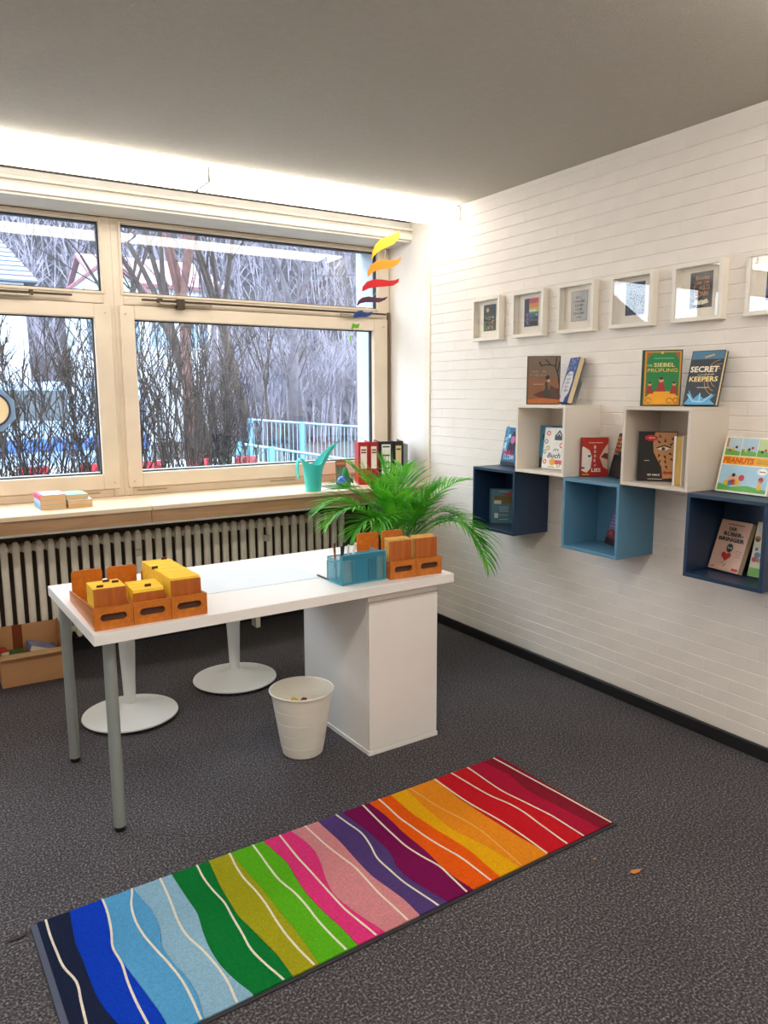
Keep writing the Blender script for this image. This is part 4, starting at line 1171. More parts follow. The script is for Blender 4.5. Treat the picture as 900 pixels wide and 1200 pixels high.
def smoothline(L, n=33):
    out = []
    for i in range(n):
        f = i / (n - 1) * (len(L) - 1); k = min(int(f), len(L) - 2); t = f - k
        p0, p1, p2, p3 = L[max(k - 1, 0)], L[k], L[k + 1], L[min(k + 2, len(L) - 1)]
        out.append((.5 * ((2 * p1) + (-p0 + p2) * t + (2 * p0 - 5 * p1 + 4 * p2 - p3) * t * t + (-p0 + 3 * p1 - 3 * p2 + p3) * t ** 3), RW * (1 - i / (n - 1))))
    return out
COL = ['#1c2440', '#0b3fc4', '#5aa5d8', '#93bdd6', '#0a7a34', '#a9a51c', '#5fb81c', '#e83a82', '#dd8f95', '#56407c', '#7d0f52', '#f4600f', '#f6b010', '#f59220', '#d01c28', '#b81a3c', '#8c1c30']
bounds = [smoothline([.006] * 9)] + [smoothline(s) for s in STR] + [smoothline([RL] * 9)]
ZR = .0095
for k in range(len(COL)):
    a, b = bounds[k], bounds[k + 1]
    mb = MB(); n = len(a); g = .0006
    vs = [(x + g, y, ZR) for x, y in a] + [(x - g, y, ZR) for x, y in b] + [(x + g, y, .005) for x, y in a] + [(x - g, y, .005) for x, y in b]
    fs = []
    for i in range(n - 1):
        fs += [(i, i + 1, n + i + 1, n + i), (i, 2 * n + i, 2 * n + i + 1, i + 1), (n + i, n + i + 1, 3 * n + i + 1, 3 * n + i)]
    fs += [(0, n, 3 * n, 2 * n), (n - 1, 3 * n - 1, 4 * n - 1, 2 * n - 1)]
    recalc(part('stripe', mb.add(vs, fs), M('pile_' + COL[k][1:], COL[k], .95, spec=.1, var=.14, vscale=170, bump=.9, bscale=260), rug))
for k, L in enumerate(LIN):
    P = smoothline(L); mb = MB(); n = len(P); wd = .0038 if k not in (12,) else .002
    vs = []
    for x, y in P: vs += [(x - wd, y, ZR - .003), (x - wd * .8, y, ZR + .0012), (x + wd * .8, y, ZR + .0012), (x + wd, y, ZR - .003)]
    fs = []
    for i in range(n - 1):
        for j in range(3): fs.append((4 * i + j, 4 * i + 4 + j, 4 * i + 5 + j, 4 * i + 1 + j))
    recalc(part('white_line', mb.add(vs, fs), M('pile_white' if k != 12 else 'pile_pale_orange', '#f0e6d4' if k != 12 else '#f6c070', .95, spec=.1, var=.08, vscale=170, bump=.8, bscale=260), rug))

# bits on the carpet
def scrap(loc, pts, col, label, cat, curl=.004):
    mb = MB(); n = len(pts)
    top = [(x, y, .002 + curl * (abs(x) + abs(y)) / .03) for x, y in pts]
    vs = top + [(x, y, z - .0012) for x, y, z in top]
    mb.add(vs, [tuple(range(n)), tuple(range(n, 2 * n))[::-1]] + [(i, n + i, n + (i + 1) % n, (i + 1) % n) for i in range(n)])
    o = recalc(part('leaf' if cat == 'leaf' else 'lint', mb, M('scrap_' + col[1:], col, .7), None))
    o.location = loc; tag(o, label, cat)
scrap((-1.072, -2.655, 0), [(-.022, .004), (-.008, .012), (.012, .006), (.024, -.004), (.006, -.008), (-.012, -.006)], '#c07a3a', 'small dry orange leaf on the carpet right of the rug', 'leaf')
scrap((-1.13, -2.535, 0), [(-.008, .002), (0, .006), (.01, .0), (0, -.004)], '#a8602c', 'tiny dry leaf crumb nearest the rug corner', 'leaf', .002)
scrap((-2.812, -1.908, 0), [(-.03, .0), (-.012, .008), (.01, .004), (.03, .012), (.032, .0), (.008, -.008), (-.018, -.01)], '#24130f', 'dark brown lint on the carpet left of the rug', 'lint', .002)

# ------------------------------------------------------------------ things on the sill
SZ = .9403
def flatbook(x, y, z, w, d, t, col, label, rot=0., page='#dcb888'):
    r = thing('book', label, 'book', (x, y, z), rot, group='paperbacks stacked on the sill')
    part('cover', MB().box(0, w, 0, d, 0, .0012).box(0, w, 0, d, t - .0014, t).box(0, .0015, 0, d, .0012, t - .0014), M('sillbook_' + col[1:], col, .4, var=.1), r)
    part('page_block', MB().box(.0015, w - .001, .001, d - .001, .0012, t - .0014), M('tan_pages_' + page[1:], page, .8, var=.12, vscale=3, stretch=(1, 1, 160)), r)
    return r
z = SZ
for k, (t, c, lb) in enumerate(((.026, '#6fa8cf', 'blue paperback at the bottom of the left sill stack'), (.024, '#9fc4dd', 'pale blue paperback in the middle of the left sill stack'), (.026, '#d8447e', 'pink and white paperback on top of the left sill stack'))):
    flatbook(-2.398, .150, z, .128, .190, t, c, lb, .03); z += t + .0004
tb = [o for o in bpy.data.objects if o.name.startswith('book') and o.get('label', '').startswith('pink and white paperback')][0]
part('cover_print', MB().box(.018, .126, .004, .186, .0260, .0264), M('sill_print_white', '#e4e2ea', .4, var=.1, vscale=20), tb)
z = SZ
for k, (t, c, lb) in enumerate(((.021, '#c9a060', 'tan paperback at the bottom of the right sill stack'), (.020, '#cfdce8', 'white paperback in the middle of the right sill stack'), (.028, '#8fd0c0', 'mint paperback on top of the right sill stack'))):
    flatbook(-2.262 - .006 * (k == 2), .148 + .012 * (k == 2), z, .124 - .012 * (k == 2), .175, t, c, lb, .03 - .03 * (k == 1)); z += t + .0004

# binders
def binder(x0, x1, y, h, d, col, label, lab, hole=True, rot=0.):
    t = thing('binder', label, 'binder', (x0, y, SZ), rot, group='ring binders on the sill')
    w = x1 - x0 - .002
    m = M('binder_' + col[1:], col, .4, var=.05)
    mb = MB(); mb.box(0, .003, .003, d, 0, h, .0006); mb.box(w - .003, w, .003, d, 0, h, .0006)
    part('cover', mb, m, t)
    part('spine', MB().box(0, w, 0, .003, 0, h, .0008), m, t)
    part('paper_stack', MB().box(.005, w - .012, .02, d - .012, .006, h - .02), M('binder_paper', '#e6e6e2', .8, var=.06, vscale=2, stretch=(150, 1, 1)), t)
    if lab:
        part('spine_label', MB().box(w * .2, w * .8, -.0008, 0, h * lab[0], h * lab[1]), M('binder_label_' + lab[2][1:], lab[2], .6), t)
        for k, zz in enumerate(lab[3]):
            part('label_mark', MB().box(w * .26, w * .74, -.0014, -.0008, h * zz, h * (zz + .035)), M('label_ink_' + lab[4][1:], lab[4], .6), t)
    if hole:
        mb = MB(); mb.add([((.013 if j else .009) * math.cos(2 * math.pi * k / 20) + w / 2, -.001, (.013 if j else .009) * math.sin(2 * math.pi * k / 20) + h * .22) for k in range(20) for j in (0, 1)],
                         [(2 * k, 2 * k + 1, 2 * ((k + 1) % 20) + 1, 2 * ((k + 1) % 20)) for k in range(20)])
        part('finger_ring', mb, STEEL, t)
        part('finger_hole', MB().add([(.009 * math.cos(2 * math.pi * k / 20) + w / 2, -.0008, .009 * math.sin(2 * math.pi * k / 20) + h * .22) for k in range(20)], [tuple(range(20))[::-1]]), BLACK, t)
BR_ = -.42
bp_ = Vector((-.450, .185))
for w_, dp_, hh_, col_, lb_, lab_ in (
        (.072, .24, .283, '#b3181c', 'red ring binder at the left of the row on the sill', (.38, .9, '#f2e4da', (.80, .74), '#8a3a34')),
        (.062, .24, .283, '#a01620', 'second red ring binder, between the first red and the black', (.38, .9, '#f2e4da', (.80, .74), '#8a3a34')),
        (.100, .25, .286, '#16171c', 'wide black ring binder with white label on the sill', (.2, .93, '#f2f0e8', (.86, .66, .5, .36), '#4a4a44')),
        (.064, .25, .286, '#191a1e', 'black ring binder with cream and green label on the sill', (.2, .9, '#e2cf9c', (.8,), '#1f4a34')),
        (.030, .22, .265, '#8f9498', 'thin grey binder nearest the window reveal', None)):
    binder(bp_.x, bp_.x + w_, bp_.y, hh_, dp_, col_, lb_, lab_, hole=lab_ is not None, rot=BR_)
    bp_ += Vector((math.cos(BR_), math.sin(BR_))) * (w_ + .001)

# watering can -----------------------------------------------------------
CAN = M('turquoise_plastic', '#3fc9c2', .35)
can = thing('watering_can', 'turquoise plastic watering can on the window sill', 'watering can', (-.842, .075, SZ))
N = 48; K = 14
def can_pt(th, s, inner=0.):
    # th=0 points to the spout (+x); saddle-shaped rim rising to a beak
    c = math.cos(th)
    beak = max(0, c) ** 5
    sad = .5 * (1 - math.cos(2 * th)) * -.018
    back = max(0, -c) ** 4
    H_ = .182 + sad + beak * .122 + back * .018
    zz = H_ * s
    f = zz / .19
    r = .049 + .016 * min(f, 1.05) - inner
    x, y = r * math.cos(th), r * math.sin(th)
    e = max(0, (zz - .12) / .184)
    x += beak * (e ** 1.25) * .120
    y *= 1 - .70 * beak * min(1, e * 1.2)
    x -= back * max(0, (zz - .15) / .05) * .012
    return (x, y, zz + .002)
mb = MB(); vs = []; fs = []
for lay in (0, .0028):
    for j in range(K + 1):
        for i in range(N):
            vs.append(can_pt(2 * math.pi * i / N, j / K if lay == 0 else .03 + .97 * j / K, lay))
for j in range(K):
    for i in range(N):
        i2 = (i + 1) % N
        fs.append((j * N + i, j * N + i2, (j + 1) * N + i2, (j + 1) * N + i))
        b = (K + 1) * N
        fs.append((b + j * N + i2, b + j * N + i, b + (j + 1) * N + i, b + (j + 1) * N + i2))
for i in range(N):
    i2 = (i + 1) % N; b = (K + 1) * N
    fs.append((K * N + i, K * N + i2, b + K * N + i2, b + K * N + i))
fs.append(tuple(range(N))[::-1]); fs.append(tuple((K + 1) * N + i for i in range(N)))
recalc(part('body', mb.add(vs, fs), CAN, can), 50)
hp = [(-.066, .194), (-.080, .205), (-.094, .203), (-.103, .190), (-.107, .165), (-.106, .135), (-.103, .105), (-.101, .082)]
mb = MB(); vs = []; 
for i, (x, zz) in enumerate(hp):
    x2, z2 = hp[min(i + 1, len(hp) - 1)]; x1, z1 = hp[max(i - 1, 0)]
    L = math.hypot(x2 - x1, z2 - z1); nx, nz = -(z2 - z1) / L * .0025, (x2 - x1) / L * .0025
    wy = .020 if i < 3 else .018 - .0012 * (i - 3)
    for sy, q in ((-1, 1), (1, 1), (1, -1), (-1, -1)): vs.append((x + nx * q, sy * wy, zz + nz * q))
fs = [(4 * i + k, 4 * i + (k + 1) % 4, 4 * i + 4 + (k + 1) % 4, 4 * i + 4 + k) for i in range(len(hp) - 1) for k in range(4)] + [(0, 1, 2, 3), tuple(4 * (len(hp) - 1) + k for k in (3, 2, 1, 0))]
recalc(part('handle', mb.add(vs, fs), CAN, can), 50)

# blue ball, dark folder, small standing picture with green figure
ball = thing('ball', 'shiny blue ball on the window sill', 'ball', (-.605, .130, SZ + .004))
mb = MB(); mb.lathe([(.035 * math.sin(math.pi * k / 16), .035 - .035 * math.cos(math.pi * k / 16)) for k in range(17)], 28)
recalc(part('sphere', mb, M('blue_gloss', '#1f4fd0', .2, coat=.5), ball), 60)
mb = MB(); mb.lathe([(.0352, .0335), (.0354, .035), (.0352, .0365)], 28)
recalc(part('seam', mb, M('blue_seam', '#16389a', .3), ball), 60)
fo = thing('folder', 'dark grey folder lying flat on the sill under the ball', 'folder', (-.700, .085, SZ), .02)
part('cover', MB().box(0, .20, 0, .2, 0, .0014, .0003).box(0, .20, 0, .2, .0026, .0038, .0003), M('folder_dark', '#5c5d66', .4), fo)
part('sheet', MB().box(.006, .196, .004, .198, .0014, .0026), PRINT_WHITE, fo)
gp = thing('card_display', 'brown picture card with green figure beside the red binder', 'card', (-.585, .245, SZ), 0, rot=(-.08, 0, -.15))
part('card', MB().prism(roundtop(.072, .165, .01), 'y', 0, .004), M('brown_card', '#8a5a3c', .5, var=.1), gp)
part('upper_band', MB().box(.006, .066, -.001, 0, .135, .152), M('orange_band', '#c9835a', .5), gp)
part('lower_print', MB().box(.004, .068, -.001, 0, .01, .12), M('grey_print', '#6d7a70', .5, var=.3, vscale=40), gp)
gf = thing('plush_toy', 'green plush shape in front of the brown picture card', 'toy', (-.553, .180, SZ))
mb = MB(); mb.lathe([(.0, .0), (.034, .004), (.036, .03), (.03, .06), (.022, .09), (.012, .12), (.0, .128)], 20)
recalc(part('body', mb, M('green_plush', '#2f7a3c', .9, var=.2, vscale=60), gf), 60)
mb = MB(); mb.tube([(.02, -.006, .05), (.042, -.012, .035), (.048, -.014, .02)], [.012, .010, .007], 8)
part('arm', mb, M('green_plush', '#2f7a3c', .9), gf, True)
mb = MB(); mb.tube([(-.02, -.006, .05), (-.04, -.014, .04), (-.046, -.016, .022)], [.012, .010, .007], 8)
part('arm', mb, M('green_plush', '#2f7a3c', .9), gf, True)

# ------------------------------------------------------------------ books in the cardboard box
def boxbook(loc, rot, w, d, t, col, label, name='book'):
    r = thing(name, label, 'book', loc, rot=rot, group='books in the cardboard box')
    part('cover', MB().box(0, w, 0, d, 0, .0015).box(0, w, 0, d, t - .0015, t).box(0, .0015, 0, d, .0015, t - .0015), M('boxbook_' + col[1:], col, .4, var=.25, vscale=22), r)
    part('page_block', MB().box(.0015, w - .001, .001, d - .001, .0015, t - .0015), M('tan_pages_e8d8b4', '#e8d8b4', .8), r)
    return r
bx, by = -2.645, .178
boxbook((bx + .010, by + .02, .006), (0, 0, 0), .14, .18, .060, '#3a2c28', 'dark brown book at the bottom left of the cardboard box')
boxbook((bx + .008, by + .06, .0675), (0, 0, .03), .13, .145, .075, '#4f7a3c', 'green and yellow book lying in the cardboard box')
boxbook((bx + .012, by + .075, .1435), (0, 0, .1), .04, .1, .03, '#d03a2c', 'small red book at the left front of the cardboard box')
boxbook((bx + .165, by + .02, .006), (0, 0, 0), .135, .18, .09, '#5a5048', 'grey-brown book at the bottom right of the cardboard box')
b5 = boxbook((bx + .150, by + .055, .165), (0, .33, .05), .145, .13, .03, '#8a9ac8', 'blue-lilac book leaning on the pile in the cardboard box')

# ------------------------------------------------------------------ hanging mobile
mob = thing('hanging_mobile', 'hanging mobile of coloured flame shapes in front of the window', 'mobile', (-.42, .05, H))
SH = [  # outlines in metres (x, z) from the hook in the ceiling
    ('#dca00c', [(-0.002, -0.308), (0.004, -0.262), (0.026, -0.213), (0.062, -0.177), (0.106, -0.157), (0.151, -0.144), (0.185, -0.125), (0.207, -0.105), (0.211, -0.129), (0.196, -0.163), (0.166, -0.193), (0.121, -0.216), (0.077, -0.235), (0.04, -0.259), (0.014, -0.282)]),
    ('#dc820c', [(-0.032, -0.411), (-0.03, -0.375), (-0.004, -0.334), (0.04, -0.307), (0.091, -0.295), (0.143, -0.297), (0.188, -0.285), (0.22, -0.267), (0.211, -0.295), (0.18, -0.325), (0.135, -0.346), (0.083, -0.354), (0.032, -0.367), (-0.005, -0.388)]),
    ('#b80f18', [(-0.072, -0.501), (-0.066, -0.47), (-0.034, -0.438), (0.017, -0.42), (0.076, -0.418), (0.128, -0.421), (0.173, -0.414), (0.205, -0.401), (0.195, -0.428), (0.158, -0.449), (0.098, -0.459), (0.031, -0.467), (-0.027, -0.48), (-0.056, -0.494)]),
    ('#4c2440', [(-0.111, -0.59), (-0.1, -0.559), (-0.071, -0.537), (-0.027, -0.527), (0.024, -0.531), (0.075, -0.531), (0.118, -0.519), (0.097, -0.541), (0.053, -0.559), (0.002, -0.561), (-0.049, -0.564), (-0.085, -0.573)]),
    ('#123a78', [(-0.138, -0.669), (-0.132, -0.639), (-0.104, -0.619), (-0.071, -0.621), (-0.035, -0.626), (0.003, -0.618), (-0.006, -0.639), (-0.043, -0.653), (-0.086, -0.655), (-0.118, -0.659)]),
    ('#5fa81c', [(-0.153, -0.736), (-0.142, -0.696), (-0.115, -0.701), (-0.09, -0.695), (-0.101, -0.724), (-0.13, -0.723)]),
    ('#7ac02c', [(-0.162, -0.803), (-0.162, -0.769), (-0.155, -0.763), (-0.149, -0.802)]),
]
cents = []
for k, (c, P) in enumerate(SH):
    Q = P
    cx = sum(q[0] for q in Q) / len(Q); cz = sum(q[1] for q in Q) / len(Q)
    cents.append((cx, cz, max(q[1] for q in Q), min(q[1] for q in Q)))
    recalc(part('flame_shape', MB().prism(Q, 'y', -.0015, .0015), M('mobile_' + c[1:], c, .4), mob))
mb = MB(); top = (cents[0][0], 0, 0)
mb.tube([top, (cents[0][0], 0, cents[0][1] + .03)], .0008, 4)
for a, b in zip(cents[:-1], cents[1:]):
    mb.tube([(a[0], 0, a[1] - .02), (b[0], 0, b[1] + .01)], .0007, 4)
part('cord', mb, M('clear_cord', '#d8d8d8', .4), mob)

# ------------------------------------------------------------------ palm
LEAF = leaf_material('palm_leaf', '#2f9420', '#74cc34')
STEM = M('palm_stem', '#6f9a34', .5, var=.15)
PB = Vector((-.60, -.55, 0))
palm = thing('potted_palm', 'green areca palm in a pot between desk and window', 'plant', PB)
mb = MB(); mb.lathe([(.0, .0), (.105, .0), (.112, .01), (.145, .25), (.155, .26), (.155, .28), (.143, .28), (.138, .24), (.0, .24)], 40)
recalc(part('pot', mb, M('pot_white', '#d9d6d0', .4), palm), 40)
mb = MB(); mb.lathe([(.0, .243), (.137, .243), (.137, .246), (.0, .250)], 30)
recalc(part('soil', mb, M('soil', '#2c211a', .95, var=.3, vscale=60, bump=.6), palm), 40)
def frond(base, ctrl, tip, ll, n=24, droop=.35, t0=.28, wid=.0135):
    base, ctrl, tip = Vector(base), Vector(ctrl), Vector(tip)
    B = lambda t: base * (1 - t) ** 2 + ctrl * (2 * t * (1 - t)) + tip * t * t
    dB = lambda t: (ctrl - base) * (2 * (1 - t)) + (tip - ctrl) * (2 * t)
    mb = MB()
    ts = [i / 16 for i in range(17)]
    mb.tube([B(t) for t in ts], [.0055 * (1 - .8 * t) + .0008 for t in ts], 6)
    for i in range(n):
        t = t0 + (1 - t0) * (i + .5) / n
        p = B(t); tg = dB(t).normalized()
        side = tg.cross(Vector((0, 0, 1)))
        side = side.normalized() if side.length > .05 else Vector((1, 0, 0))
        f = (t - t0) / (1 - t0)
        L = ll * (.45 + .9 * math.sin(math.pi * min(1, .15 + f * .85)) ** .8) * rnd.uniform(.88, 1.08)
        up = side.cross(tg).normalized()
        for s in (-1, 1):
            d = (side * s * (1 - .55 * f) + tg * (.55 + .75 * f) + up * .18).normalized()
            d = (d + Vector((rnd.uniform(-.06, .06), rnd.uniform(-.06, .06), rnd.uniform(-.05, .05)))).normalized()
            pts = [p]
            q = p.copy(); dd = d.copy()
            for k in range(4):
                q = q + dd * L / 4; dd = (dd + Vector((0, 0, -droop * (.3 + .25 * k)))).normalized(); pts.append(q.copy())
            wn = d.cross(up); wn = wn.normalized() if wn.length > .01 else side
            wds = [wid * .35, wid, wid * .9, wid * .55, .0006]
            vs = []
            for a, wv in zip(pts, wds):
                vs += [a - wn * wv * .5 + up * wv * .18, a, a + wn * wv * .5 + up * wv * .18]
            fs = []
            for k in range(4):
                fs += [(3 * k, 3 * k + 1, 3 * k + 4, 3 * k + 3), (3 * k + 1, 3 * k + 2, 3 * k + 5, 3 * k + 4)]
            mb.add(vs, fs)
    mb.smooth = True
    return part('frond', mb, LEAF, palm)
P = lambda x, y, z: Vector((x, y, z)) - PB
def fr(tip, ctrl, ll=.16, n=24, droop=.3, base=None, **k):
    b = base or Vector((rnd.uniform(-.05, .05), rnd.uniform(-.05, .05), .62))
    frond(b, P(*ctrl), P(*tip), ll * 1.05, int(n * .72), droop, **k)
# left side arching fronds
fr((-1.10, -.62, .86), (-.90, -.60, 1.06), .17, 26, .32)
fr((-1.06, -.45, .91), (-.84, -.50, 1.06), .17, 26, .3)
fr((-.90, -.36, 1.0), (-.76, -.44, 1.04), .16, 24, .25)
fr((-.80, -.35, 1.12), (-.66, -.45, 1.0), .17, 24, .2)
fr((-.66, -.45, 1.14), (-.60, -.52, .95), .16, 24, .2)
fr((-.42, -.30, 1.09), (-.52, -.45, 1.0), .16, 24, .22)
fr((-.14, -.55, 1.02), (-.40, -.55, 1.02), .13, 26, .22)
fr((-.365, -1.04, .63), (-.40, -.83, 1.06), .19, 28, .5)
fr((-.30, -.90, .72), (-.42, -.72, 1.0), .17, 26, .45)
fr((-1.00, -.70, .80), (-.84, -.66, .98), .15, 24, .4)
fr((-.86, -.74, .83), (-.76, -.66, .98), .15, 22, .35)
fr((-.48, -.68, .98), (-.54, -.60, .90), .17, 22, .25)
fr((-.72, -.68, .96), (-.66, -.60, .90), .16, 22, .25)
fr((-.58, -.74, .92), (-.58, -.64, .90), .15, 22, .3)
fr((-.40, -.62, 1.0), (-.48, -.58, .95), .15, 22, .3)
fr((-.80, -.55, 1.03), (-.70, -.55, .95), .15, 22, .3)
fr((-.38, -.78, .86), (-.46, -.66, .95), .14, 22, .4)
fr((-.60, -.35, 1.02), (-.58, -.45, .95), .15, 22, .3)
for k in range(9):
    a = 2 * math.pi * k / 9
    mb = MB(); mb.tube([(.045 * math.cos(a), .045 * math.sin(a), .24), (.03 * math.cos(a), .03 * math.sin(a), .45), (.045 * math.cos(a), .045 * math.sin(a), .66)], [.011, .009, .006], 7)
    part('stem', mb, STEM, palm, True)

# ------------------------------------------------------------------ outside
GZ = -.30
o = struct('ground', MB().box(-40, 1.6, .8, 40, GZ - .2, GZ), M('pale_pavement', '#80848a', .9, var=.1, vscale=.6))
o['label'] = 'pale paved ground outside'
o = struct('verge', MB().box(1.6, 60, .8, 40, GZ - .2, GZ - .01), M('verge_litter', '#35302e', .95, var=.35, vscale=2.5)); o['label'] = 'leaf-littered verge beside the railing'
# wooded hillside
mb = MB(); nx, ny = 40, 24
def hillz(x, y):
    f = max(0, (y - 34) / 60)
    return GZ + 44 * f ** 1.05 + 2.5 * math.sin(x * .06 + 1) * min(1, f * 3) + 1.2 * math.sin(x * .17 + y * .1) * min(1, f * 3)
for j in range(ny + 1):
    for i in range(nx + 1):
        x, y = -60 + 180 * i / nx, 32 + 90 * j / ny
        mb.v.append((x, y, hillz(x, y) - .02))
for j in range(ny):
    for i in range(nx):
        a = j * (nx + 1) + i
        mb.f.append((a, a + 1, a + nx + 2, a + nx + 1))
o = struct('hillside', mb, M('leaf_litter', '#2a272d', .95, var=.3, vscale=.5)); o['label'] = 'wooded winter hillside'
BARK = M('bark', '#3a322f', .9, var=.25, vscale=12, bump=.4)
BARKD = M('dark_bark', '#2c2422', .9, var=.25, vscale=12)
BARKG = M('grey_bark', '#56525a', .9, var=.25, vscale=6)
def grow(mb, p, d, L, r, depth, rg, spread=.5, sides=4, upw=.12, seg=3):
    pts = [p.copy()]; rad = [r]
    q = p.copy(); dd = d.copy()
    for k in range(seg):
        dd = (dd + Vector((rg.uniform(-1, 1), rg.uniform(-1, 1), rg.uniform(-1, 1))) * .14 + Vector((0, 0, upw * .3))).normalized()
        q = q + dd * L / seg; pts.append(q.copy()); rad.append(r * (1 - .45 * (k + 1) / seg))
    mb.tube(pts, rad, sides, False)
    if depth <= 0: return
    nb_ = rg.choice((2, 3, 3))
    for k in range(nb_):
        s = pts[rg.choice((-1, -1, -2))]
        ax = Vector((rg.uniform(-1, 1), rg.uniform(-1, 1), rg.uniform(-.3, .6))).normalized()
        nd = (dd * (1 - spread) + ax * spread * 1.15 + Vector((0, 0, upw))).normalized()
        grow(mb, s, nd, L * rg.uniform(.6, .82), rad[-1] * rg.uniform(.55, .75), depth - 1, rg, spread, 3, upw, seg)
def tree(x, y, h, r, depth, label, mat, seed, lean=(0, 0), z=GZ, spread=.5, fork=None):
    rg = random.Random(seed)
    t = thing('bare_tree', label, 'tree', (x, y, z), group='bare trees outside')
    trunk = MB(); cr = MB()
    d = Vector((lean[0], lean[1], 1)).normalized()
    pts = [Vector((0, 0, 0)), d * h * .2, d * h * .42 + Vector((rg.uniform(-.05, .05), 0, 0))]
    trunk.tube(pts, [r, r * .85, r * .7], 8)
    part('trunk', trunk, mat, t, True)
    for k in range(fork or 4):
        a = 2 * math.pi * k / (fork or 4) + rg.uniform(-.4, .4)
        nd = (d + Vector((math.cos(a), math.sin(a) * .7, .25)) * spread * .8).normalized()
        grow(cr, pts[-1] - d * h * .02 * k, nd, h * .26, r * .5, depth, rg, spread)
    part('branches', cr, mat, t)
    return t
tree(2.45, 12.8, 9.5, .15, 5, 'bare tree with a thick brown trunk behind the shrubs', M('reddish_bark', '#5a403c', .9, var=.25, vscale=10), 3, spread=.42)
tree(3.1, 13.0, 8.5, .16, 6, 'forked bare tree in front of the pink-roofed house', BARK, 8, (-.28, 0), spread=.4)
tree(4.4, 13.6, 8.5, .15, 6, 'bare tree leaning left beside the pink roof', BARK, 12, (-.22, .02), spread=.4)
tree(6.3, 15.5, 9.0, .17, 6, 'bare tree with upright fork right of the pink roof', BARKG, 15, (.02, 0), spread=.4)
tree(6.0, 10.5, 7.0, .09, 6, 'slim bare tree behind the railing', BARKG, 21, (.05, 0), spread=.55)
tree(8.2, 13.0, 8.0, .11, 6, 'bare tree right behind the railing end', BARK, 33, (-.06, 0), spread=.55)
tree(10.5, 15.0, 9.0, .13, 6, 'tall bare tree behind the right window edge', BARKG, 35, (-.1, 0), spread=.55)
tree(1.2, 14.5, 8.0, .10, 6, 'thin bare tree between the two houses', BARK, 41, (.1, 0), spread=.5)
tree(5.0, 18.5, 10., .12, 6, 'bare tree at the foot of the hill', BARKG, 43, (.05, 0), spread=.5)
tree(9.0, 20.5, 10., .12, 6, 'bare tree at the foot of the hill, right of the railing', BARKG, 47, (-.05, 0), spread=.5)
for k in range(9):
    rs = random.Random(300 + k)
    xx, yy = 4.2 + .85 * k + rs.uniform(-.2, .2), 12.6 + (k % 4) * 1.3 + rs.uniform(-.3, .3)
    tree(xx, yy, rs.uniform(4.5, 6.8), .05, 5, 'slender bare sapling, %s of nine from the left behind the railing' % ('first', 'second', 'third', 'fourth', 'fifth', 'sixth', 'seventh', 'eighth', 'ninth')[k], (BARKG, BARK)[k % 2], 400 + k, (rs.uniform(-.25, .15), 0), spread=.5, fork=5)
# woodland on the hill: nobody could count it
rg = random.Random(5)
wood = MB()
for k in range(2600):
    y = 22 + 72 * rg.random() ** 1.7
    x = rg.uniform(3.5 + max(0, 34 - y) * .35 if y < 34 else -4, 6 + y * .85)
    zb = hillz(x, y) if y > 34 else GZ
    base = Vector((x, y, zb - .1)); h = rg.uniform(3.0, 6.5) if y > 34 else rg.uniform(2.2, 4.2)
    th = .5 + y / 60
    d = Vector((rg.uniform(-.22, .16), rg.uniform(-.1, .1), 1)).normalized()
    wood.tube([base, base + d * h * .6, base + d * h], [.045 * th, .03 * th, .01 * th], 3, False)
    for j in range(9):
        s = base + d * h * rg.uniform(.15, .92)
        a = rg.uniform(0, 6.283); e = Vector((math.cos(a), math.sin(a), rg.uniform(.7, 1.6))).normalized()
        q = s + e * h * rg.uniform(.16, .34)
        wood.tube([s, q], [.018 * th, .009 * th], 3, False)
        for m_ in range(2):
            e2 = (e + Vector((rg.uniform(-.7, .7), rg.uniform(-.7, .7), rg.uniform(-.1, .6)))).normalized()
            s2 = s + (q - s) * rg.uniform(.4, 1)
            wood.tube([s2, s2 + e2 * h * rg.uniform(.1, .2)], [.012 * th, .007 * th], 3, False)
tag(part('woodland', wood, M('distant_bark', '#7a7783', .95, var=.6, vscale=.6), None), 'bare winter woodland covering the hillside', 'woodland', None, 'stuff')

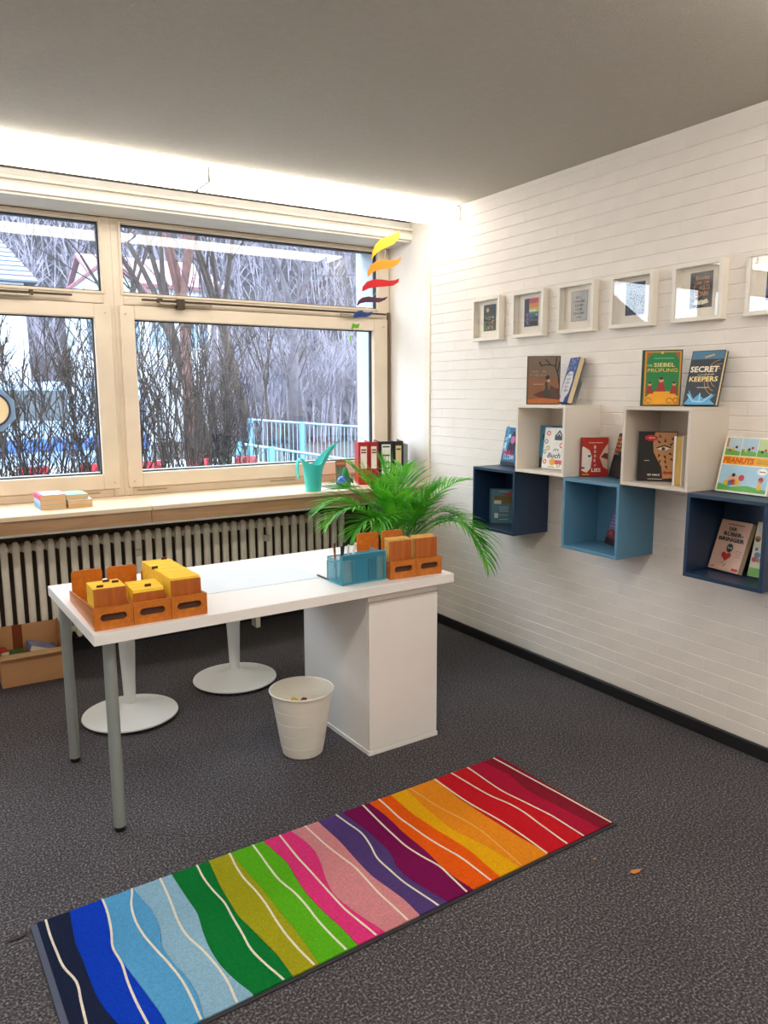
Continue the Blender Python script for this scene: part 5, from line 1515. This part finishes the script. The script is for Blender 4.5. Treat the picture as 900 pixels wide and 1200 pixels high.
# hedge of bare shrubs close to the window
def shrub(x, y, h, n, seed, label):
    rg = random.Random(seed)
    t = thing('bare_shrub', label, 'shrub', (x, y, GZ), group='bare shrubs of the hedge')
    st = MB(); lv = MB()
    for k in range(n):
        a = rg.uniform(0, 6.283); rr_ = rg.uniform(.02, .22)
        p = Vector((rr_ * math.cos(a), rr_ * math.sin(a) * .7, 0))
        lx = rg.uniform(-.22, .22); ly = rg.uniform(-.18, .18)
        hh = h * rg.uniform(.75, 1.08)
        pts = [p]; m = 6
        for i in range(1, m + 1):
            f = i / m
            pts.append(p + Vector((lx * f * hh * .8 + rg.uniform(-.03, .03), ly * f * hh + rg.uniform(-.03, .03), hh * f)))
        r0 = rg.uniform(.006, .013)
        st.tube(pts, [r0 * (1 - .8 * i / m) for i in range(m + 1)], 4, False)
        for j in range(15):
            f = rg.uniform(.25, .98); i = min(int(f * m), m - 1)
            s = pts[i].lerp(pts[i + 1], f * m - i)
            e = Vector((rg.uniform(-.6, .6), rg.uniform(-.5, .5), rg.uniform(.5, 1.1))).normalized()
            q = s + e * rg.uniform(.15, .42)
            st.tube([s, s.lerp(q, .5) + Vector((rg.uniform(-.02, .02), 0, .01)), q], [.0055, .0042, .0022], 3, False)
            for c in range(2):
                o_ = s.lerp(q, rg.uniform(.2, 1)); u = Vector((rg.uniform(-1, 1), rg.uniform(-1, 1), rg.uniform(-1, .6))).normalized() * rg.uniform(.012, .026)
                w = u.cross(Vector((rg.uniform(-1, 1), rg.uniform(-1, 1), rg.uniform(-1, 1)))).normalized() * .009
                lv.add([o_, o_ + u * .5 + w, o_ + u, o_ + u * .5 - w], [(0, 1, 2, 3)])
    part('stems', st, BARKD, t)
    l = part('dry_leaves', lv, M('withered_leaves', '#3a332b', .9, var=.4, vscale=20), t); l['kind'] = 'stuff'
hx = [(-2.55, 2.6, 2.25, 24), (-2.1, 2.9, 2.25, 24), (-1.62, 2.7, 2.4, 26), (-1.22, 3.1, 2.6, 25), (-.80, 2.9, 2.75, 25), (-.38, 3.2, 2.75, 25), (.02, 3.6, 2.5, 18), (-2.9, 3.2, 2.2, 20)]
for k, (x, y, h, n) in enumerate(hx):
    shrub(x, y, h, n, 100 + k, ('bare brown shrub at the far left of the hedge', 'bare brown shrub second in the hedge from the left', 'bare brown shrub outside the window post', 'dense bare shrub just right of the window post',
          'tallest bare shrub of the hedge', 'bare shrub before the thick tree trunk', 'thin bare shrub at the right end of the hedge by the railing', 'bare shrub behind the window ornament')[k])

# railing
RAILB = M('pale_blue_steel', '#7f9cae', .45)
def railing(A, B, h, n, label, posts):
    t = thing('railing', label, 'railing', A)
    A, B = Vector(A), Vector(B); d = B - A
    part('top_rail', MB().tube([(0, 0, h), d + Vector((0, 0, h))], .024, 8), RAILB, t)
    part('bottom_rail', MB().tube([(0, 0, .12), d + Vector((0, 0, .12))], .018, 8), RAILB, t)
    bm_ = MB().tube([(0, 0, .12), (0, 0, h)], .008, 5).mesh('baluster'); bm_.materials.append(RAILB)
    for i in range(n):
        link('baluster', bm_, None, t, d * ((i + .5) / n))
    pm_ = MB().box(-.05, .05, -.04, .04, 0, h + .03, .006).mesh('post'); pm_.materials.append(M('light_blue_post', '#5a8cac', .5))
    for f in posts: link('post', pm_, None, t, d * f)
railing((2.95, 10.6, GZ + .32), (6.2, 11.2, GZ + .05), 1.0, 30, 'pale blue steel railing along the far side of the path', (0.02, .42, .985))
railing((1.75, 8.0, GZ + .03), (4.3, 8.2, GZ - .42),   .98, 26, 'pale blue steel railing sloping down in front', (.0, .24, .99))
# barrier
br = thing('barrier', 'red and white barrier boards at the roadside', 'barrier', (-2.9, 5.8, GZ))
for k in range(12):
    part('barrier_panel', MB().box(.34 * k, .34 * (k + 1) - .004, 0, .03, .82, .98, .003), M('barrier_red', '#a81e30', .5) if k % 2 else M('barrier_white', '#b9bcc0', .5), br)
for k in (0, 4, 8, 12): part('barrier_leg', MB().box(.34 * k - .03, .34 * k + .03, .03, .07, 0, .98), M('barrier_white', '#b9bcc0', .5), br)
# van
van = thing('van', 'pale blue van parked behind the hedge', 'van', (-3.2, 11.5, GZ), .05)
VB = M('van_pale', '#7f96ae', .3, coat=.4)
part('body', MB().prism([(0, .45), (0, 1.2), (.25, 1.35), (.75, 2.05), (4.4, 2.12), (4.5, .45)], 'y', 0, 1.8), VB, van)
part('side_window', MB().prism([(.45, 1.35), (.85, 1.92), (1.6, 1.92), (1.6, 1.35)], 'y', -.006, 0), M('van_glass', '#20303c', .1), van)
part('side_window', MB().prism([(1.7, 1.35), (1.7, 1.92), (2.9, 1.92), (2.9, 1.35)], 'y', -.006, 0), M('van_glass', '#20303c', .1), van)
part('side_band', MB().box(.1, 4.45, -.008, 0, .75, 1.0), M('van_blue', '#2c5aa0', .4), van)
part('bumper', MB().box(-.08, .1, .05, 1.75, .35, .6, .03), M('van_trim', '#3a3d42', .6), van)
for wx in (.8, 3.6):
    for wy in (.0, 1.62):
        mb = MB(); mb.tube([(wx, wy, .34), (wx, wy + .18, .34)], .34, 20); wl = part('wheel', mb, M('tyre', '#1d1d1f', .8), van)
        mb = MB(); mb.tube([(wx, wy - .008, .34), (wx, wy + .1, .34)], .2, 16); part('rim', mb, M('rim_grey', '#a0a4a8', .4, metal=.6), wl)
# houses
WALLW = M('house_render', '#b9c0c8', .8, var=.04, vscale=1)
HG = M('house_window_glass', '#6f8ba6', .15)
def house_window(root, x, y, z, w=.9, h=1.2):
    f = part('house_window', MB().box(x - w / 2 - .06, x + w / 2 + .06, y - .05, y, z - .06, z + h + .06, .01), M('house_frame', '#c9ced4', .6), root)
    part('pane', MB().box(x - w / 2, x - .03, y - .06, y - .05, z, z + h), HG, f)
    part('pane', MB().box(x + .03, x + w / 2, y - .06, y - .05, z, z + h), HG, f)
h1 = thing('house', 'white house with a grey tiled hip roof at the left', 'house', (-8.85, 18, GZ))
part('wall', MB().box(0, 8.75, 0, 8, 0, 4.75), WALLW, h1)
ROOF1 = M('slate_tiles', '#474d58', .6, var=.12, vscale=3)
ex, ez, rz = .3, 4.7, 7.5
rv = [(-ex, -ex, ez), (8.75 + ex, -ex, ez), (8.75 + ex, 8 + ex, ez), (-ex, 8 + ex, ez), (3.4, 4, rz), (7.75, 4, rz)]
rf = recalc(part('roof', MB().add(rv, [(0, 1, 5, 4), (1, 2, 5), (2, 3, 4, 5), (3, 0, 4), (0, 3, 2, 1)]), ROOF1, h1))
mb = MB()
for k in range(19):
    f0 = k / 19; 
    def RP(f, side):
        a, b = (Vector(rv[0]), Vector(rv[4])) if side == 0 else (Vector(rv[1]), Vector(rv[5]))
        return a.lerp(b, f)
    off = Vector((0, -.03, .045))
    a, b = RP(f0, 0), RP(f0, 1); c, d = RP(f0 + .035, 0), RP(f0 + .035, 1)
    mb.add([a + off, b + off, d + off, c + off, a, b], [(0, 1, 2, 3), (4, 5, 1, 0)])
part('tile_courses', mb, M('slate_light', '#7d8592', .6), rf)
for x in (2.2, 5.0, 7.3):
    house_window(h1, x, 0, 2.7); house_window(h1, x, 0, .8)
h2 = thing('house', 'white house with pink tiled roof and a gable wing', 'house', (2.1, 24, GZ))
part('wall', MB().prism([(1.2, 0), (7, 0), (7, 5.95), (4.1, 7.05), (1.2, 5.95)], 'x', 1.2, 5.6), WALLW, h2)
PINK = M('pink_tiles', '#8f6a72', .7, var=.1, vscale=4)
r2_ = recalc(part('roof', MB().add([(1.0, .9, 5.85), (5.9, .9, 5.85), (5.9, 4.1, 7.25), (1.0, 4.1, 7.25), (5.9, 7.3, 5.85), (1.0, 7.3, 5.85)], [(0, 1, 2, 3), (3, 2, 4, 5)]), PINK, h2))
r2_.modifiers.new('thick', 'SOLIDIFY').thickness = .12
mb = MB()
for k in range(14):
    f0 = k / 14
    a = Vector((1.0, .9, 5.85)).lerp(Vector((1.0, 4.1, 7.25)), f0) + Vector((0, -.03, .05)); b = a + Vector((4.9, 0, 0))
    s = Vector((0, 3.2, 1.4)) * .03
    mb.add([a, b, b + s, a + s], [(0, 1, 2, 3)])
part('tile_courses', mb, M('pink_light', '#a98890', .7), r2_)
part('gable_wall', MB().prism([(.0, 0), (2.6, 0), (2.6, 5.35), (1.3, 6.42), (0, 5.35)], 'y', 0, 1.25), WALLW, h2)
part('gable_roof', MB().prism([(-.25, 5.16), (1.3, 6.44), (2.85, 5.16), (2.85, 5.28), (1.3, 6.56), (-.25, 5.28)], 'y', -.2, 1.3), M('rose_tiles', '#7d545c', .7, var=.1), h2)
for x in (.8, 1.9): house_window(h2, x, 0, 3.4, .7, 1.0)
for x in (3.4, 4.8): house_window(h2, x, 1.2, 3.6, .8, 1.1)
